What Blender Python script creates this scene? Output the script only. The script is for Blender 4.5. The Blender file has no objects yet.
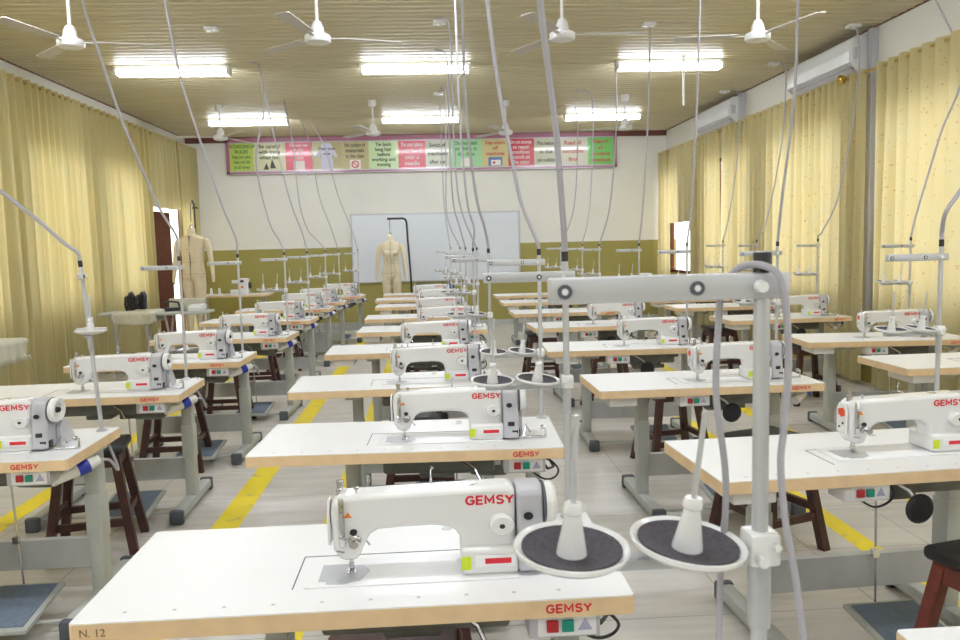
import bpy, bmesh, math, random
from math import pi, sin, cos, radians as rad
from mathutils import Vector, Matrix
random.seed(7)
S = bpy.context.scene
COL = S.collection
CEIL, BACK, SIDE, FRONT = 3.60, 14.85, 4.47, -3.0
TH, TW, TD = 0.76, 1.2, 0.535

# ------------------------------------------------------------------ materials
MATS = {}
def mat(name, col, rough=.5, metal=0., coat=0., spec=.5, emit=None, es=0., var=0., vscale=8., bump=0., bscale=60.):
    if name in MATS: return MATS[name]
    m = bpy.data.materials.new(name); m.use_nodes = True
    nt = m.node_tree; b = nt.nodes['Principled BSDF']
    b.inputs['Base Color'].default_value = (*col, 1)
    b.inputs['Roughness'].default_value = rough
    b.inputs['Metallic'].default_value = metal
    b.inputs['Coat Weight'].default_value = coat
    b.inputs['Specular IOR Level'].default_value = spec
    if emit:
        b.inputs['Emission Color'].default_value = (*emit, 1); b.inputs['Emission Strength'].default_value = es
    tc = nt.nodes.new('ShaderNodeTexCoord')
    if var > 0:
        n = nt.nodes.new('ShaderNodeTexNoise'); n.inputs['Scale'].default_value = vscale; n.inputs['Detail'].default_value = 5
        nt.links.new(tc.outputs['Object'], n.inputs['Vector'])
        r = nt.nodes.new('ShaderNodeMapRange'); r.inputs['From Min'].default_value = .3; r.inputs['From Max'].default_value = .7
        r.inputs['To Min'].default_value = 1 - var; r.inputs['To Max'].default_value = 1 + var
        nt.links.new(n.outputs['Fac'], r.inputs['Value'])
        v = nt.nodes.new('ShaderNodeVectorMath'); v.operation = 'SCALE'; v.inputs[0].default_value = col
        nt.links.new(r.outputs[0], v.inputs['Scale']); nt.links.new(v.outputs[0], b.inputs['Base Color'])
    if bump > 0:
        n = nt.nodes.new('ShaderNodeTexNoise'); n.inputs['Scale'].default_value = bscale
        nt.links.new(tc.outputs['Object'], n.inputs['Vector'])
        bp = nt.nodes.new('ShaderNodeBump'); bp.inputs['Strength'].default_value = bump; bp.inputs['Distance'].default_value = .003
        nt.links.new(n.outputs['Fac'], bp.inputs['Height']); nt.links.new(bp.outputs[0], b.inputs['Normal'])
    MATS[name] = m
    return m

M_lam = mat('white_laminate', (.83, .83, .85), .36, var=.015, vscale=3)
M_wood = mat('tan_edge_wood', (.80, .59, .36), .5, var=.07, vscale=14)
M_white = mat('white_enamel', (.80, .80, .81), .25, coat=.3, var=.01)
M_grey = mat('grey_enamel', (.52, .52, .57), .3, var=.02)
M_leg = mat('pale_grey_powder_coat', (.47, .49, .47), .45, var=.05, vscale=10)
M_chan = mat('grey_steel_channel', (.52, .53, .54), .4, metal=.2, var=.08, vscale=9)
M_cap = mat('dark_grey_plastic', (.09, .10, .12), .5, var=.1)
M_steel = mat('polished_steel', (.62, .62, .64), .22, metal=1., var=.03)
M_satin = mat('satin_aluminium', (.50, .51, .54), .42, metal=.35, var=.03)
M_pole = mat('pale_aluminium_tube', (.56, .57, .60), .38, metal=.3, var=.03)
M_black = mat('black_plastic', (.02, .02, .025), .4, var=.1)
M_felt = mat('dark_felt', (.075, .065, .08), .95, var=.25, vscale=180)
M_rubber = mat('blue_grey_rubber', (.17, .22, .30), .8, var=.12, vscale=60)
M_motor = mat('olive_grey_cast_metal', (.15, .155, .14), .5, metal=.2, var=.15, vscale=20)
M_dwood = mat('dark_stained_wood', (.055, .018, .014), .45, coat=.1, var=.3, vscale=25)
M_rwood = mat('red_brown_wood', (.16, .035, .025), .45, coat=.1, var=.25, vscale=25)
M_seat = mat('black_vinyl', (.018, .018, .022), .4, bump=.2)
M_red = mat('logo_red', (.72, .02, .04), .5, var=.01)
M_btnr = mat('red_button', (.45, .02, .03), .4, var=.01)
M_btng = mat('green_button', (.01, .28, .20), .4, var=.01)
M_ltri = mat('lilac_print', (.42, .42, .62), .5, var=.01)
M_yel = mat('yellow_green_sticker', (.62, .75, .03), .5, var=.05, vscale=80)
M_org = mat('orange_sticker', (.85, .25, .03), .5, var=.02)
M_blue = mat('blue_plastic', (.02, .04, .42), .4, var=.02)
M_conduit = mat('grey_plastic_conduit', (.42, .41, .46), .5, var=.03)
M_cable = mat('thin_black_cable', (.03, .03, .035), .5, var=.05)
M_trimb = mat('dark_brown_trim', (.16, .055, .045), .5, var=.1)
M_frame = mat('purple_pink_frame', (.40, .15, .23), .35, coat=.3, var=.08, vscale=6)
M_alu = mat('bright_aluminium_frame', (.5, .5, .55), .35, metal=.5, var=.02)
M_board = mat('whiteboard_surface', (.70, .74, .81), .25, coat=.2, var=.02, vscale=1.5)
M_cream = mat('cream_wall_paint', (.74, .71, .62), .7, var=.02, vscale=2, bump=.05)
M_darkw = mat('brown_window_wood', (.13, .045, .03), .7, spec=.15, var=.2, vscale=20)
M_canvas = mat('cream_canvas', (.72, .63, .46), .85, var=.05, vscale=20, bump=.2)
M_seam = mat('seam_line', (.30, .24, .18), .9, var=.05)
M_cloth = mat('worn_cream_cloth', (.55, .53, .43), .9, var=.1, vscale=14, bump=.3, bscale=20)
M_tube = mat('lit_tube', (.9, .9, .9), .5, emit=(.86, .92, 1), es=18.)
M_fan = mat('white_fan_enamel', (.75, .75, .76), .35, var=.02)
M_fanb = mat('fan_blade_enamel', (.52, .49, .46), .4, var=.04)
M_ac = mat('white_ac_plastic', (.72, .73, .76), .3, coat=.2, var=.01)
M_gold = mat('brass', (.6, .42, .12), .3, metal=1., var=.05)
M_bcloth = mat('blue_cloth_cover', (.05, .16, .38), .8, var=.15, vscale=20)
M_ink = mat('pen_ink', (.30, .20, .12), .7, var=.05)

# yellow floor paint, worn
def yellow_mat():
    m = mat('yellow_floor_paint', (.86, .68, .015), .5)
    nt = m.node_tree; b = nt.nodes['Principled BSDF']; tc = nt.nodes.new('ShaderNodeTexCoord')
    n = nt.nodes.new('ShaderNodeTexNoise'); n.inputs['Scale'].default_value = 9; n.inputs['Detail'].default_value = 8
    r = nt.nodes.new('ShaderNodeValToRGB'); r.color_ramp.elements[0].position = .28; r.color_ramp.elements[0].color = (.60, .50, .14, 1)
    r.color_ramp.elements[1].position = .42; r.color_ramp.elements[1].color = (.88, .70, .02, 1)
    nt.links.new(tc.outputs['Object'], n.inputs['Vector']); nt.links.new(n.outputs['Fac'], r.inputs[0]); nt.links.new(r.outputs[0], b.inputs['Base Color'])
    return m
M_yline = yellow_mat()

def floor_mat():
    m = mat('beige_floor_tiles', (.5, .48, .42), .32, spec=.5)
    nt = m.node_tree; b = nt.nodes['Principled BSDF']; tc = nt.nodes.new('ShaderNodeTexCoord')
    br = nt.nodes.new('ShaderNodeTexBrick'); br.offset = 0.; br.inputs['Scale'].default_value = 1
    br.inputs['Brick Width'].default_value = .6; br.inputs['Row Height'].default_value = .6; br.inputs['Mortar Size'].default_value = .0035
    br.inputs['Mortar Smooth'].default_value = .3
    br.inputs['Color1'].default_value = (.64, .61, .575, 1); br.inputs['Color2'].default_value = (.605, .575, .54, 1); br.inputs['Mortar'].default_value = (.36, .34, .31, 1)
    nt.links.new(tc.outputs['Object'], br.inputs['Vector'])
    mp = nt.nodes.new('ShaderNodeMapping'); mp.inputs['Scale'].default_value = (1.2, 9, 1)
    n = nt.nodes.new('ShaderNodeTexNoise'); n.inputs['Scale'].default_value = 1.6; n.inputs['Detail'].default_value = 7; n.inputs['Distortion'].default_value = .6
    nt.links.new(tc.outputs['Object'], mp.inputs['Vector']); nt.links.new(mp.outputs[0], n.inputs['Vector'])
    r = nt.nodes.new('ShaderNodeMapRange'); r.inputs['From Min'].default_value = .3; r.inputs['From Max'].default_value = .7; r.inputs['To Min'].default_value = .86; r.inputs['To Max'].default_value = 1.08
    nt.links.new(n.outputs['Fac'], r.inputs['Value'])
    v = nt.nodes.new('ShaderNodeVectorMath'); v.operation = 'SCALE'
    nt.links.new(br.outputs['Color'], v.inputs[0]); nt.links.new(r.outputs[0], v.inputs['Scale']); nt.links.new(v.outputs[0], b.inputs['Base Color'])
    return m
M_floor = floor_mat()

def ceil_mat():
    m = mat('ribbed_olive_ceiling_panels', (.46, .42, .26), .42, spec=.6)
    nt = m.node_tree; b = nt.nodes['Principled BSDF']; tc = nt.nodes.new('ShaderNodeTexCoord')
    n = nt.nodes.new('ShaderNodeTexNoise'); n.inputs['Scale'].default_value = 2.0; n.inputs['Detail'].default_value = 3
    mp = nt.nodes.new('ShaderNodeMapping'); mp.inputs['Scale'].default_value = (.5, 8, 1)
    nt.links.new(tc.outputs['Object'], mp.inputs['Vector']); nt.links.new(mp.outputs[0], n.inputs['Vector'])
    r = nt.nodes.new('ShaderNodeMapRange'); r.inputs['From Min'].default_value = .3; r.inputs['From Max'].default_value = .7; r.inputs['To Min'].default_value = .9; r.inputs['To Max'].default_value = 1.07
    nt.links.new(n.outputs['Fac'], r.inputs['Value'])
    v = nt.nodes.new('ShaderNodeVectorMath'); v.operation = 'SCALE'; v.inputs[0].default_value = (.56, .50, .34)
    nt.links.new(r.outputs[0], v.inputs['Scale']); nt.links.new(v.outputs[0], b.inputs['Base Color'])
    return m
M_ceil = ceil_mat()

def wall_mat():
    # cream upper paint, olive dado below 1.54 m (the two paints really meet there)
    m = mat('two_tone_wall_paint', (.74, .71, .62), .6)
    nt = m.node_tree; b = nt.nodes['Principled BSDF']; g = nt.nodes.new('ShaderNodeNewGeometry')
    s = nt.nodes.new('ShaderNodeSeparateXYZ'); nt.links.new(g.outputs['Position'], s.inputs[0])
    c = nt.nodes.new('ShaderNodeMath'); c.operation = 'GREATER_THAN'; c.inputs[1].default_value = 1.54; nt.links.new(s.outputs['Z'], c.inputs[0])
    n = nt.nodes.new('ShaderNodeTexNoise'); n.inputs['Scale'].default_value = 1.5; n.inputs['Detail'].default_value = 4; nt.links.new(g.outputs['Position'], n.inputs['Vector'])
    mx = nt.nodes.new('ShaderNodeMix'); mx.data_type = 'RGBA'; mx.inputs['A'].default_value = (.34, .30, .085, 1); mx.inputs['B'].default_value = (.76, .75, .70, 1)
    nt.links.new(c.outputs[0], mx.inputs['Factor'])
    r = nt.nodes.new('ShaderNodeMapRange'); r.inputs['To Min'].default_value = .93; r.inputs['To Max'].default_value = 1.07; nt.links.new(n.outputs['Fac'], r.inputs['Value'])
    v = nt.nodes.new('ShaderNodeVectorMath'); v.operation = 'SCALE'; nt.links.new(mx.outputs['Result'], v.inputs[0]); nt.links.new(r.outputs[0], v.inputs['Scale'])
    nt.links.new(v.outputs[0], b.inputs['Base Color'])
    return m
M_wall = wall_mat()

def curtain_mat(name, base, spot):
    m = bpy.data.materials.new(name); m.use_nodes = True; nt = m.node_tree; nt.nodes.clear()
    out = nt.nodes.new('ShaderNodeOutputMaterial'); tc = nt.nodes.new('ShaderNodeTexCoord')
    d = nt.nodes.new('ShaderNodeBsdfDiffuse'); t = nt.nodes.new('ShaderNodeBsdfTranslucent'); mx = nt.nodes.new('ShaderNodeMixShader'); mx.inputs[0].default_value = .50
    mp = nt.nodes.new('ShaderNodeMapping'); mp.inputs['Scale'].default_value = (0.3, 1.6, 1.0)
    vo = nt.nodes.new('ShaderNodeTexVoronoi'); vo.inputs['Scale'].default_value = 17
    nt.links.new(tc.outputs['Object'], mp.inputs['Vector']); nt.links.new(mp.outputs[0], vo.inputs['Vector'])
    cr = nt.nodes.new('ShaderNodeValToRGB'); cr.color_ramp.elements[0].position = .13; cr.color_ramp.elements[0].color = (*spot, 1)
    cr.color_ramp.elements[1].position = .22; cr.color_ramp.elements[1].color = (*base, 1)
    nt.links.new(vo.outputs['Distance'], cr.inputs[0])
    n = nt.nodes.new('ShaderNodeTexNoise'); n.inputs['Scale'].default_value = 3; nt.links.new(tc.outputs['Object'], n.inputs['Vector'])
    m2 = nt.nodes.new('ShaderNodeMix'); m2.data_type = 'RGBA'; m2.inputs['B'].default_value = (base[0]*.85, base[1]*.97, base[2]*1.15, 1)
    nt.links.new(n.outputs['Fac'], m2.inputs['Factor']); nt.links.new(cr.outputs[0], m2.inputs['A'])
    nt.links.new(m2.outputs['Result'], d.inputs[0]); nt.links.new(m2.outputs['Result'], t.inputs[0])
    nt.links.new(d.outputs[0], mx.inputs[1]); nt.links.new(t.outputs[0], mx.inputs[2]); nt.links.new(mx.outputs[0], out.inputs[0])
    MATS[name] = m; return m
M_curt = curtain_mat('yellow_floral_curtain', (.74, .62, .33), (.60, .30, .10))
M_curtl = curtain_mat('yellow_curtain', (.73, .61, .31), (.70, .58, .26))

def glass_mat():
    m = bpy.data.materials.new('window_glass'); m.use_nodes = True; nt = m.node_tree; nt.nodes.clear()
    out = nt.nodes.new('ShaderNodeOutputMaterial'); t = nt.nodes.new('ShaderNodeBsdfTransparent'); g = nt.nodes.new('ShaderNodeBsdfGlossy')
    g.inputs['Roughness'].default_value = .02; mx = nt.nodes.new('ShaderNodeMixShader'); mx.inputs[0].default_value = .06
    nt.links.new(t.outputs[0], mx.inputs[1]); nt.links.new(g.outputs[0], mx.inputs[2]); nt.links.new(mx.outputs[0], out.inputs[0])
    MATS['window_glass'] = m; return m
M_glass = glass_mat()

# ------------------------------------------------------------------ mesh helpers
class MB:
    def __init__(s): s.b = bmesh.new()
    def box(s, x0, x1, y0, y1, z0, z1, bev=0., seg=2, m=None):
        r = bmesh.ops.create_cube(s.b, size=1.)
        vs = r['verts']
        for v in vs:
            v.co = Vector(((x0+x1)/2 + v.co.x*(x1-x0), (y0+y1)/2 + v.co.y*(y1-y0), (z0+z1)/2 + v.co.z*(z1-z0)))
        es = list({e for v in vs for e in v.link_edges}); 
        if bev > 0:
            rb = bmesh.ops.bevel(s.b, geom=es, offset=bev, segments=seg, affect='EDGES', profile=.5)
            vs = list({v for f in rb['faces'] for v in f.verts} | {v for v in vs if v.is_valid})
        if m is not None:
            bmesh.ops.transform(s.b, matrix=m, verts=[v for v in vs if v.is_valid])
        return s
    def tube(s, pts, r, n=8, cap=True):
        pts = [Vector(p) for p in pts]; rs = r if isinstance(r, (list, tuple)) else [r]*len(pts)
        rings = []; up = None
        for i, p in enumerate(pts):
            if i == 0: t = pts[1]-p
            elif i == len(pts)-1: t = p-pts[i-1]
            else: t = (pts[i+1]-p).normalized() + (p-pts[i-1]).normalized()
            t.normalize()
            if up is None:
                up = Vector((0, 0, 1)) if abs(t.z) < .9 else Vector((1, 0, 0))
            a = t.cross(up).normalized(); bb = a.cross(t).normalized(); up = bb
            rings.append([s.b.verts.new(p + (a*cos(2*pi*k/n) + bb*sin(2*pi*k/n))*rs[i]) for k in range(n)])
        for i in range(len(rings)-1):
            for k in range(n):
                s.b.faces.new((rings[i][k], rings[i][(k+1) % n], rings[i+1][(k+1) % n], rings[i+1][k]))
        if cap:
            s.b.faces.new(rings[0][::-1]); s.b.faces.new(rings[-1])
        return s
    def lathe(s, prof, c=(0, 0, 0), n=20, axis='Z', m=None):
        # prof: (radius, height) list
        c = Vector(c); rings = []; made = []
        def P(r, h, a):
            if axis == 'Z': return c + Vector((r*cos(a), r*sin(a), h))
            if axis == 'X': return c + Vector((h, r*cos(a), r*sin(a)))
            return c + Vector((r*sin(a), h, r*cos(a)))
        for r, h in prof:
            if r < 1e-6: ring = [s.b.verts.new(P(0, h, 0))]
            else: ring = [s.b.verts.new(P(r, h, 2*pi*k/n)) for k in range(n)]
            rings.append(ring); made += ring
        for i in range(len(rings)-1):
            A, B = rings[i], rings[i+1]
            for k in range(n):
                k2 = (k+1) % n
                if len(A) == 1 and len(B) == 1: continue
                if len(A) == 1: s.b.faces.new((A[0], B[k2], B[k]))
                elif len(B) == 1: s.b.faces.new((A[k], A[k2], B[0]))
                else: s.b.faces.new((A[k], A[k2], B[k2], B[k]))
        if m is not None: bmesh.ops.transform(s.b, matrix=m, verts=made)
        return s
    def prism(s, prof, y0, y1, axis='Y', m=None):
        # prof polygon (x,z) extruded along y  (axis X: (y,z) along x ; axis Z: (x,y) along z)
        def P(a, b, h):
            return {'Y': (a, h, b), 'X': (h, a, b), 'Z': (a, b, h)}[axis]
        A = [s.b.verts.new(P(a, b, y0)) for a, b in prof]; B = [s.b.verts.new(P(a, b, y1)) for a, b in prof]
        s.b.faces.new(A); s.b.faces.new(B[::-1])
        n = len(prof)
        for k in range(n): s.b.faces.new((A[k], B[k], B[(k+1) % n], A[(k+1) % n]))
        if m is not None: bmesh.ops.transform(s.b, matrix=m, verts=A+B)
        return s
    def quad(s, *p):
        s.b.faces.new([s.b.verts.new(q) for q in p]); return s
    def mesh(s, name, material, smooth=True, angle=35):
        bmesh.ops.recalc_face_normals(s.b, faces=s.b.faces)
        me = bpy.data.meshes.new(name)
        if smooth:
            for f in s.b.faces: f.smooth = True
            for e in s.b.edges:
                if len(e.link_faces) == 2 and e.calc_face_angle(0) > rad(angle): e.smooth = False
        s.b.to_mesh(me); s.b.free(); me.materials.append(material)
        return me
    def build(s, name, material, parent=None, loc=None, **k):
        o = bpy.data.objects.new(name, s.mesh(name, material, **k)); COL.objects.link(o)
        if parent: o.parent = parent
        if loc: o.location = loc
        return o

def tag(o, label=None, cat=None, group=None, kind=None):
    if label: o['label'] = label
    if cat: o['category'] = cat
    if group: o['group'] = group
    if kind: o['kind'] = kind
    return o
def empty(name, loc=(0, 0, 0), rz=0., label=None, cat=None, group=None):
    o = bpy.data.objects.new(name, None); COL.objects.link(o); o.empty_display_size = .1
    o.location = loc; o.rotation_euler = (0, 0, rz)
    return tag(o, label, cat, group)
def bevel_mod(o, w, seg=3):
    b = o.modifiers.new('bevel', 'BEVEL'); b.width = w; b.segments = seg; b.limit_method = 'ANGLE'; b.angle_limit = rad(40); b.harden_normals = False
def children(o): return [c for c in o.children]
def copy_tree(o, parent=None, skip=()):
    c = o.copy(); COL.objects.link(c)
    if parent: c.parent = parent
    for ch in children(o):
        if ch.name.split('.')[0] in skip: continue
        copy_tree(ch, c, skip)
    return c

def spl(pts, n=7):
    P = [pts[0]*2-pts[1]] + pts + [pts[-1]*2-pts[-2]]; out = []
    for i in range(1, len(P)-2):
        for j in range(n):
            t = j/n; a, b, c, d = P[i-1], P[i], P[i+1], P[i+2]
            out.append(.5*((2*b) + (c-a)*t + (2*a-5*b+4*c-d)*t*t + (-a+3*b-3*c+d)*t**3))
    out.append(P[-2]); return out
TXT = {}
def text_mesh(txt, size, off=.0, ext=.0006, material=M_red, align='CENTER'):
    key = (txt, size, off, material.name, align)
    if key in TXT: return TXT[key]
    cu = bpy.data.curves.new('t', 'FONT'); cu.body = txt; cu.size = size; cu.offset = off; cu.extrude = ext; cu.align_x = align; cu.align_y = 'CENTER'
    cu.resolution_u = 3
    ob = bpy.data.objects.new('t', cu); COL.objects.link(ob)
    bpy.context.view_layer.update()
    dg = bpy.context.evaluated_depsgraph_get()
    me = bpy.data.meshes.new_from_object(ob.evaluated_get(dg)); me.materials.clear(); me.materials.append(material)
    bpy.data.objects.remove(ob); bpy.data.curves.remove(cu)
    TXT[key] = me; return me
def text_obj(name, txt, size, loc, parent, material=M_red, off=.0, rot=(pi/2, 0, 0), sx=1., align='CENTER'):
    o = bpy.data.objects.new(name, text_mesh(txt, size, off, material=material, align=align)); COL.objects.link(o)
    o.parent = parent; o.location = loc; o.rotation_euler = rot; o.scale = (sx, 1, 1)
    return o

GLY = {'G': [[(.92, .80), (.75, .97), (.45, 1.), (.15, .85), (.02, .5), (.15, .15), (.45, 0), (.78, .04), (.95, .2), (.95, .48), (.55, .48)]],
       'E': [[(.85, 1), (.08, 1), (.08, 0), (.85, 0)], [(.08, .5), (.75, .5)]],
       'M': [[(.05, 0), (.05, 1), (.55, .30), (1.05, 1), (1.05, 0)]],
       'S': [[(.85, .85), (.6, 1), (.25, .98), (.08, .76), (.22, .56), (.68, .46), (.85, .25), (.65, .02), (.28, 0), (.03, .16)]],
       'Y': [[(.0, 1), (.48, .48), (.96, 1)], [(.48, .48), (.48, 0)]]}
ADV = {'G': 1.28, 'E': 1.12, 'M': 1.42, 'S': 1.15, 'Y': 1.}
def logo_mesh(txt, h, sx, wd, material):
    key = (txt, h, sx, wd)
    if key in TXT: return TXT[key]
    b = MB(); w = sum(ADV[c] for c in txt)*h*sx; x = -w/2; r = wd*h/2
    for ch in txt:
        for ln_ in GLY[ch]:
            P = [Vector((x + px*h*sx, (py-.5)*h, 0)) for px, py in ln_]
            L, Rr = [], []
            for i, p in enumerate(P):
                a = (P[i]-P[i-1]).normalized() if i else (P[1]-P[0]).normalized()
                c = (P[i+1]-P[i]).normalized() if i < len(P)-1 else a
                na = Vector((-a.y, a.x, 0)); nc = Vector((-c.y, c.x, 0)); m = (na+nc).normalized(); k = r/max(.45, m.dot(na))
                L.append(b.b.verts.new(p+m*k)); Rr.append(b.b.verts.new(p-m*k))
            for i in range(len(P)-1): b.b.faces.new((L[i], L[i+1], Rr[i+1], Rr[i]))
        x += ADV[ch]*h*sx
    g = bmesh.ops.extrude_face_region(b.b, geom=list(b.b.faces))
    bmesh.ops.translate(b.b, vec=(0, 0, .0006), verts=[v for v in g['geom'] if isinstance(v, bmesh.types.BMVert)])
    TXT[key] = b.mesh('lettering', material, smooth=False); return TXT[key]
def logo(h, loc, parent, sx=1.0, wd=.24):
    o = bpy.data.objects.new('lettering', logo_mesh('GEMSY', h, sx, wd, M_red)); COL.objects.link(o)
    o.parent = parent; o.location = loc; o.rotation_euler = (pi/2, 0, 0); return o

# ------------------------------------------------------------------ camera
R = [[0.9979165822180647, -0.0595319661710112, -0.02486845266658489],
     [-0.03041833013280298, -0.09421283786296168, -0.9950872657077565],
     [0.056896573940338487, 0.9937705400069077, -0.09582741616171607]]
FPX, CZ = 781.654, 1.5265
cam = bpy.data.cameras.new('camera'); co = bpy.data.objects.new('camera', cam); COL.objects.link(co)
rt, dn, fw = Vector(R[0]), Vector(R[1]), Vector(R[2])
mt = Matrix((( rt.x, -dn.x, -fw.x, 0), (rt.y, -dn.y, -fw.y, 0), (rt.z, -dn.z, -fw.z, CZ), (0, 0, 0, 1)))
co.matrix_world = mt; cam.sensor_width = 36; cam.lens = FPX/960*36; cam.clip_start = .05; cam.clip_end = 200
cam.dof.use_dof = True; cam.dof.focus_distance = 2.6; cam.dof.aperture_fstop = 11
S.camera = co
def ray(x, y): return rt*((x-480)/FPX) + dn*((y-320)/FPX) + fw
def at(x, y, Y):            # picture point on the plane Y metres into the room
    r = ray(x, y); t = Y/r.y; return Vector((r.x*t, Y, CZ + r.z*t))

# ------------------------------------------------------------------ room shell
def struct(o): o['kind'] = 'structure'; return o
struct(MB().box(-SIDE-.2, SIDE+.2, FRONT-.2, BACK+.2, -.1, 0).build('floor', M_floor, smooth=False))
# ribbed ceiling: each panel strip carries a raised bead
cb = MB(); prof = []; y = FRONT-.2
P_ = .125
while y < BACK+.2:
    prof += [(y, CEIL), (y+P_*.62, CEIL), (y+P_*.68, CEIL-.008), (y+P_*.90, CEIL-.008), (y+P_*.97, CEIL)]
    y += P_
prof += [(y, CEIL), (y, CEIL+.1), (FRONT-.2, CEIL+.1)]
cb.prism(prof, -SIDE-.2, SIDE+.2, axis='X')
struct(cb.build('ceiling', M_ceil, smooth=False))
struct(MB().box(-SIDE-.2, SIDE+.2, BACK, BACK+.2, 0, CEIL+.1).build('wall_back', M_wall, smooth=False))
struct(MB().box(-SIDE-.2, SIDE+.2, FRONT-.2, FRONT, 0, CEIL+.1).build('wall_front', M_wall, smooth=False))
SILL, HEAD = .92, 2.78
WL = [(-2.2, -.2), (.9, 2.9), (3.7, 5.6), (6.3, 8.2), (8.8, 10.3), (10.75, 12.2)]
DL = (12.62, 14.55)
WR = [(-2.2, -.2), (.9, 2.9), (3.7, 5.6), (6.1, 7.5), (8.1, 9.9), (10.5, 12.3), (13.1, 14.72)]
def side_wall(name, s, wins, door=None):
    x0, x1 = (s*SIDE, s*(SIDE+.12)) if s > 0 else (s*(SIDE+.12), s*SIDE)
    b = MB(); ops = [(a, c, SILL, HEAD) for a, c in wins] + ([(door[0], door[1], 0., 2.35)] if door else [])
    ops.sort(); y = FRONT-.2
    for a, c, z0, z1 in ops:
        b.box(x0, x1, y, a, 0, CEIL+.1)
        if z0 > 0: b.box(x0, x1, a, c, 0, z0)
        b.box(x0, x1, a, c, z1, CEIL+.1); y = c
    b.box(x0, x1, y, BACK+.2, 0, CEIL+.1)
    struct(b.build(name, M_wall, smooth=False))
side_wall('wall_left', -1, WL, DL); side_wall('wall_right', 1, WR)
wn = 0
for s, wins in ((-1, WL), (1, WR)):
    for a, c in wins:
        wn += 1; xc = s*(SIDE+.07)
        f = MB(); t = .05
        f.box(xc-.03, xc+.03, a, a+t, SILL, HEAD).box(xc-.03, xc+.03, c-t, c, SILL, HEAD).box(xc-.03, xc+.03, a, c, SILL, SILL+t).box(xc-.03, xc+.03, a, c, HEAD-t, HEAD)
        n = 1 if a > 12.5 and s > 0 else 3
        for k in range(1, n): yy = a + (c-a)*k/n; f.box(xc-.02, xc+.02, yy-.03, yy+.03, SILL, HEAD)
        if a > 13: f.box(xc-.02, xc+.02, a+.03, a+.50, SILL, HEAD)
        fo = struct(f.build('window_%d' % wn, M_darkw, smooth=False))
        g = MB().box(xc-.003, xc+.003, a+t, c-t, SILL+t, HEAD-t).build('pane', M_glass, fo, smooth=False)
# door leaf in the left wall: brown leaf, with an open gap of daylight on the far side
dr = MB(); dr.box(-SIDE-.06, -SIDE-.02, DL[0]+.04, DL[0]+1.18, 0.01, 2.20)
for z0, z1 in ((.15, .9), (1.05, 2.05)): dr.box(-SIDE-.021, -SIDE-.010, DL[0]+.16, DL[0]+1.06, z0, z1)
do = struct(dr.build('door_1', M_darkw, smooth=False))
MB().lathe([(0, 0), (.02, 0), (.02, .05), (0, .05)], (-SIDE-.02, DL[0]+1.11, 1.0), 10, 'X').build('door_handle', M_steel, do)
fr = MB(); fr.box(-SIDE-.12, -SIDE+.0, DL[0], DL[0]+.03, 0, 2.35).box(-SIDE-.12, -SIDE+.0, DL[1]-.03, DL[1], 0, 2.35).box(-SIDE-.12, -SIDE+.0, DL[0], DL[1], 2.32, 2.35)
struct(fr.build('trim_1', M_darkw, smooth=False))
struct(MB().box(-SIDE, SIDE, BACK-.04, BACK, CEIL-.10, CEIL-.005, .004).build('trim_2', M_trimb, smooth=False))
struct(MB().box(SIDE-.012, SIDE, FRONT, BACK-.04, CEIL-.016, CEIL-.002).build('trim_3', M_trimb, smooth=False))
struct(MB().box(-SIDE, -SIDE+.012, FRONT, BACK-.04, CEIL-.016, CEIL-.002).build('trim_4', M_trimb, smooth=False))
struct(MB().box(-SIDE, SIDE, BACK-.012, BACK, 0, .10).build('baseboard_back', M_leg, smooth=False))
# painted yellow walkway stripes on the tiles
ln = 0
for x, y0, y1, w in ((-1.20, .2, 13.6, .15), (-.61, .2, 13.6, .095), (2.09, .2, 13.6, .11), (-2.52, .2, 12.5, .13), (2.74, .2, 12.5, .12)):
    ln += 1
    o = MB().box(x-w/2, x+w/2, y0, y1, 0, .0016).build('floor_stripe', M_yline, smooth=False)
    names = {-1.20: 'broad yellow floor stripe along the aisle left of the centre column of tables', -.61: 'narrow yellow floor stripe under the centre column of tables',
             2.09: 'yellow floor stripe passing under the right column of tables', -2.52: 'yellow floor stripe under the left column of tables', 2.74: 'yellow floor stripe beside the far right tables'}
    tag(o, names[x], 'floor marking')

# ------------------------------------------------------------------ curtains
def curtain(name, s, y0, y1, z0, z1, seed, m, label, amp=.058, squeeze=0.):
    r = random.Random(seed); x = s*(SIDE-.17)
    n = max(8, int((y1-y0)/.0145)); rows = 10; b = bmesh.new(); grid = []
    ph = r.random()*6; ps = [r.uniform(.15, .20), r.uniform(.34, .55)]
    ycur = [];
    for i in range(n+1):
        t = i/n; y = y0 + (y1-y0)*t
        w = sin(2*pi*y/ps[0] + ph + 1.2*sin(y*3.1+ph)); w2 = sin(2*pi*y/ps[1] + ph*2)
        ycur.append((y, w, w2))
    for j in range(rows+1):
        h = j/rows; z = z1 + (z0-z1)*h; row = []
        for y, w, w2 in ycur:
            a = amp*(.75 + .35*h)
            dx = a*math.copysign(abs(w)**.75, w)*(1-.25*h) + .03*h*w2
            row.append(b.verts.new((x - s*0 + dx, y + .018*cos(2*pi*y/ps[0]+ph) + .02*h*sin(y*5+ph), z)))
        grid.append(row)
    for j in range(rows):
        for i in range(n): b.faces.new((grid[j][i], grid[j][i+1], grid[j+1][i+1], grid[j+1][i]))
    for f in b.faces: f.smooth = True
    me = bpy.data.meshes.new(name); b.to_mesh(me); b.free(); me.materials.append(m)
    o = bpy.data.objects.new(name, me); COL.objects.link(o); tag(o, label, 'curtain', 'curtains along the %s wall' % ('left' if s < 0 else 'right'))
    return o
LZ, RZ = 3.40, 3.155
lc = [(.5, 2.6), (2.6, 4.6), (4.6, 6.6), (6.6, 8.35), (8.35, 9.95), (9.95, 11.2), (11.2, 12.50)]
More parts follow.
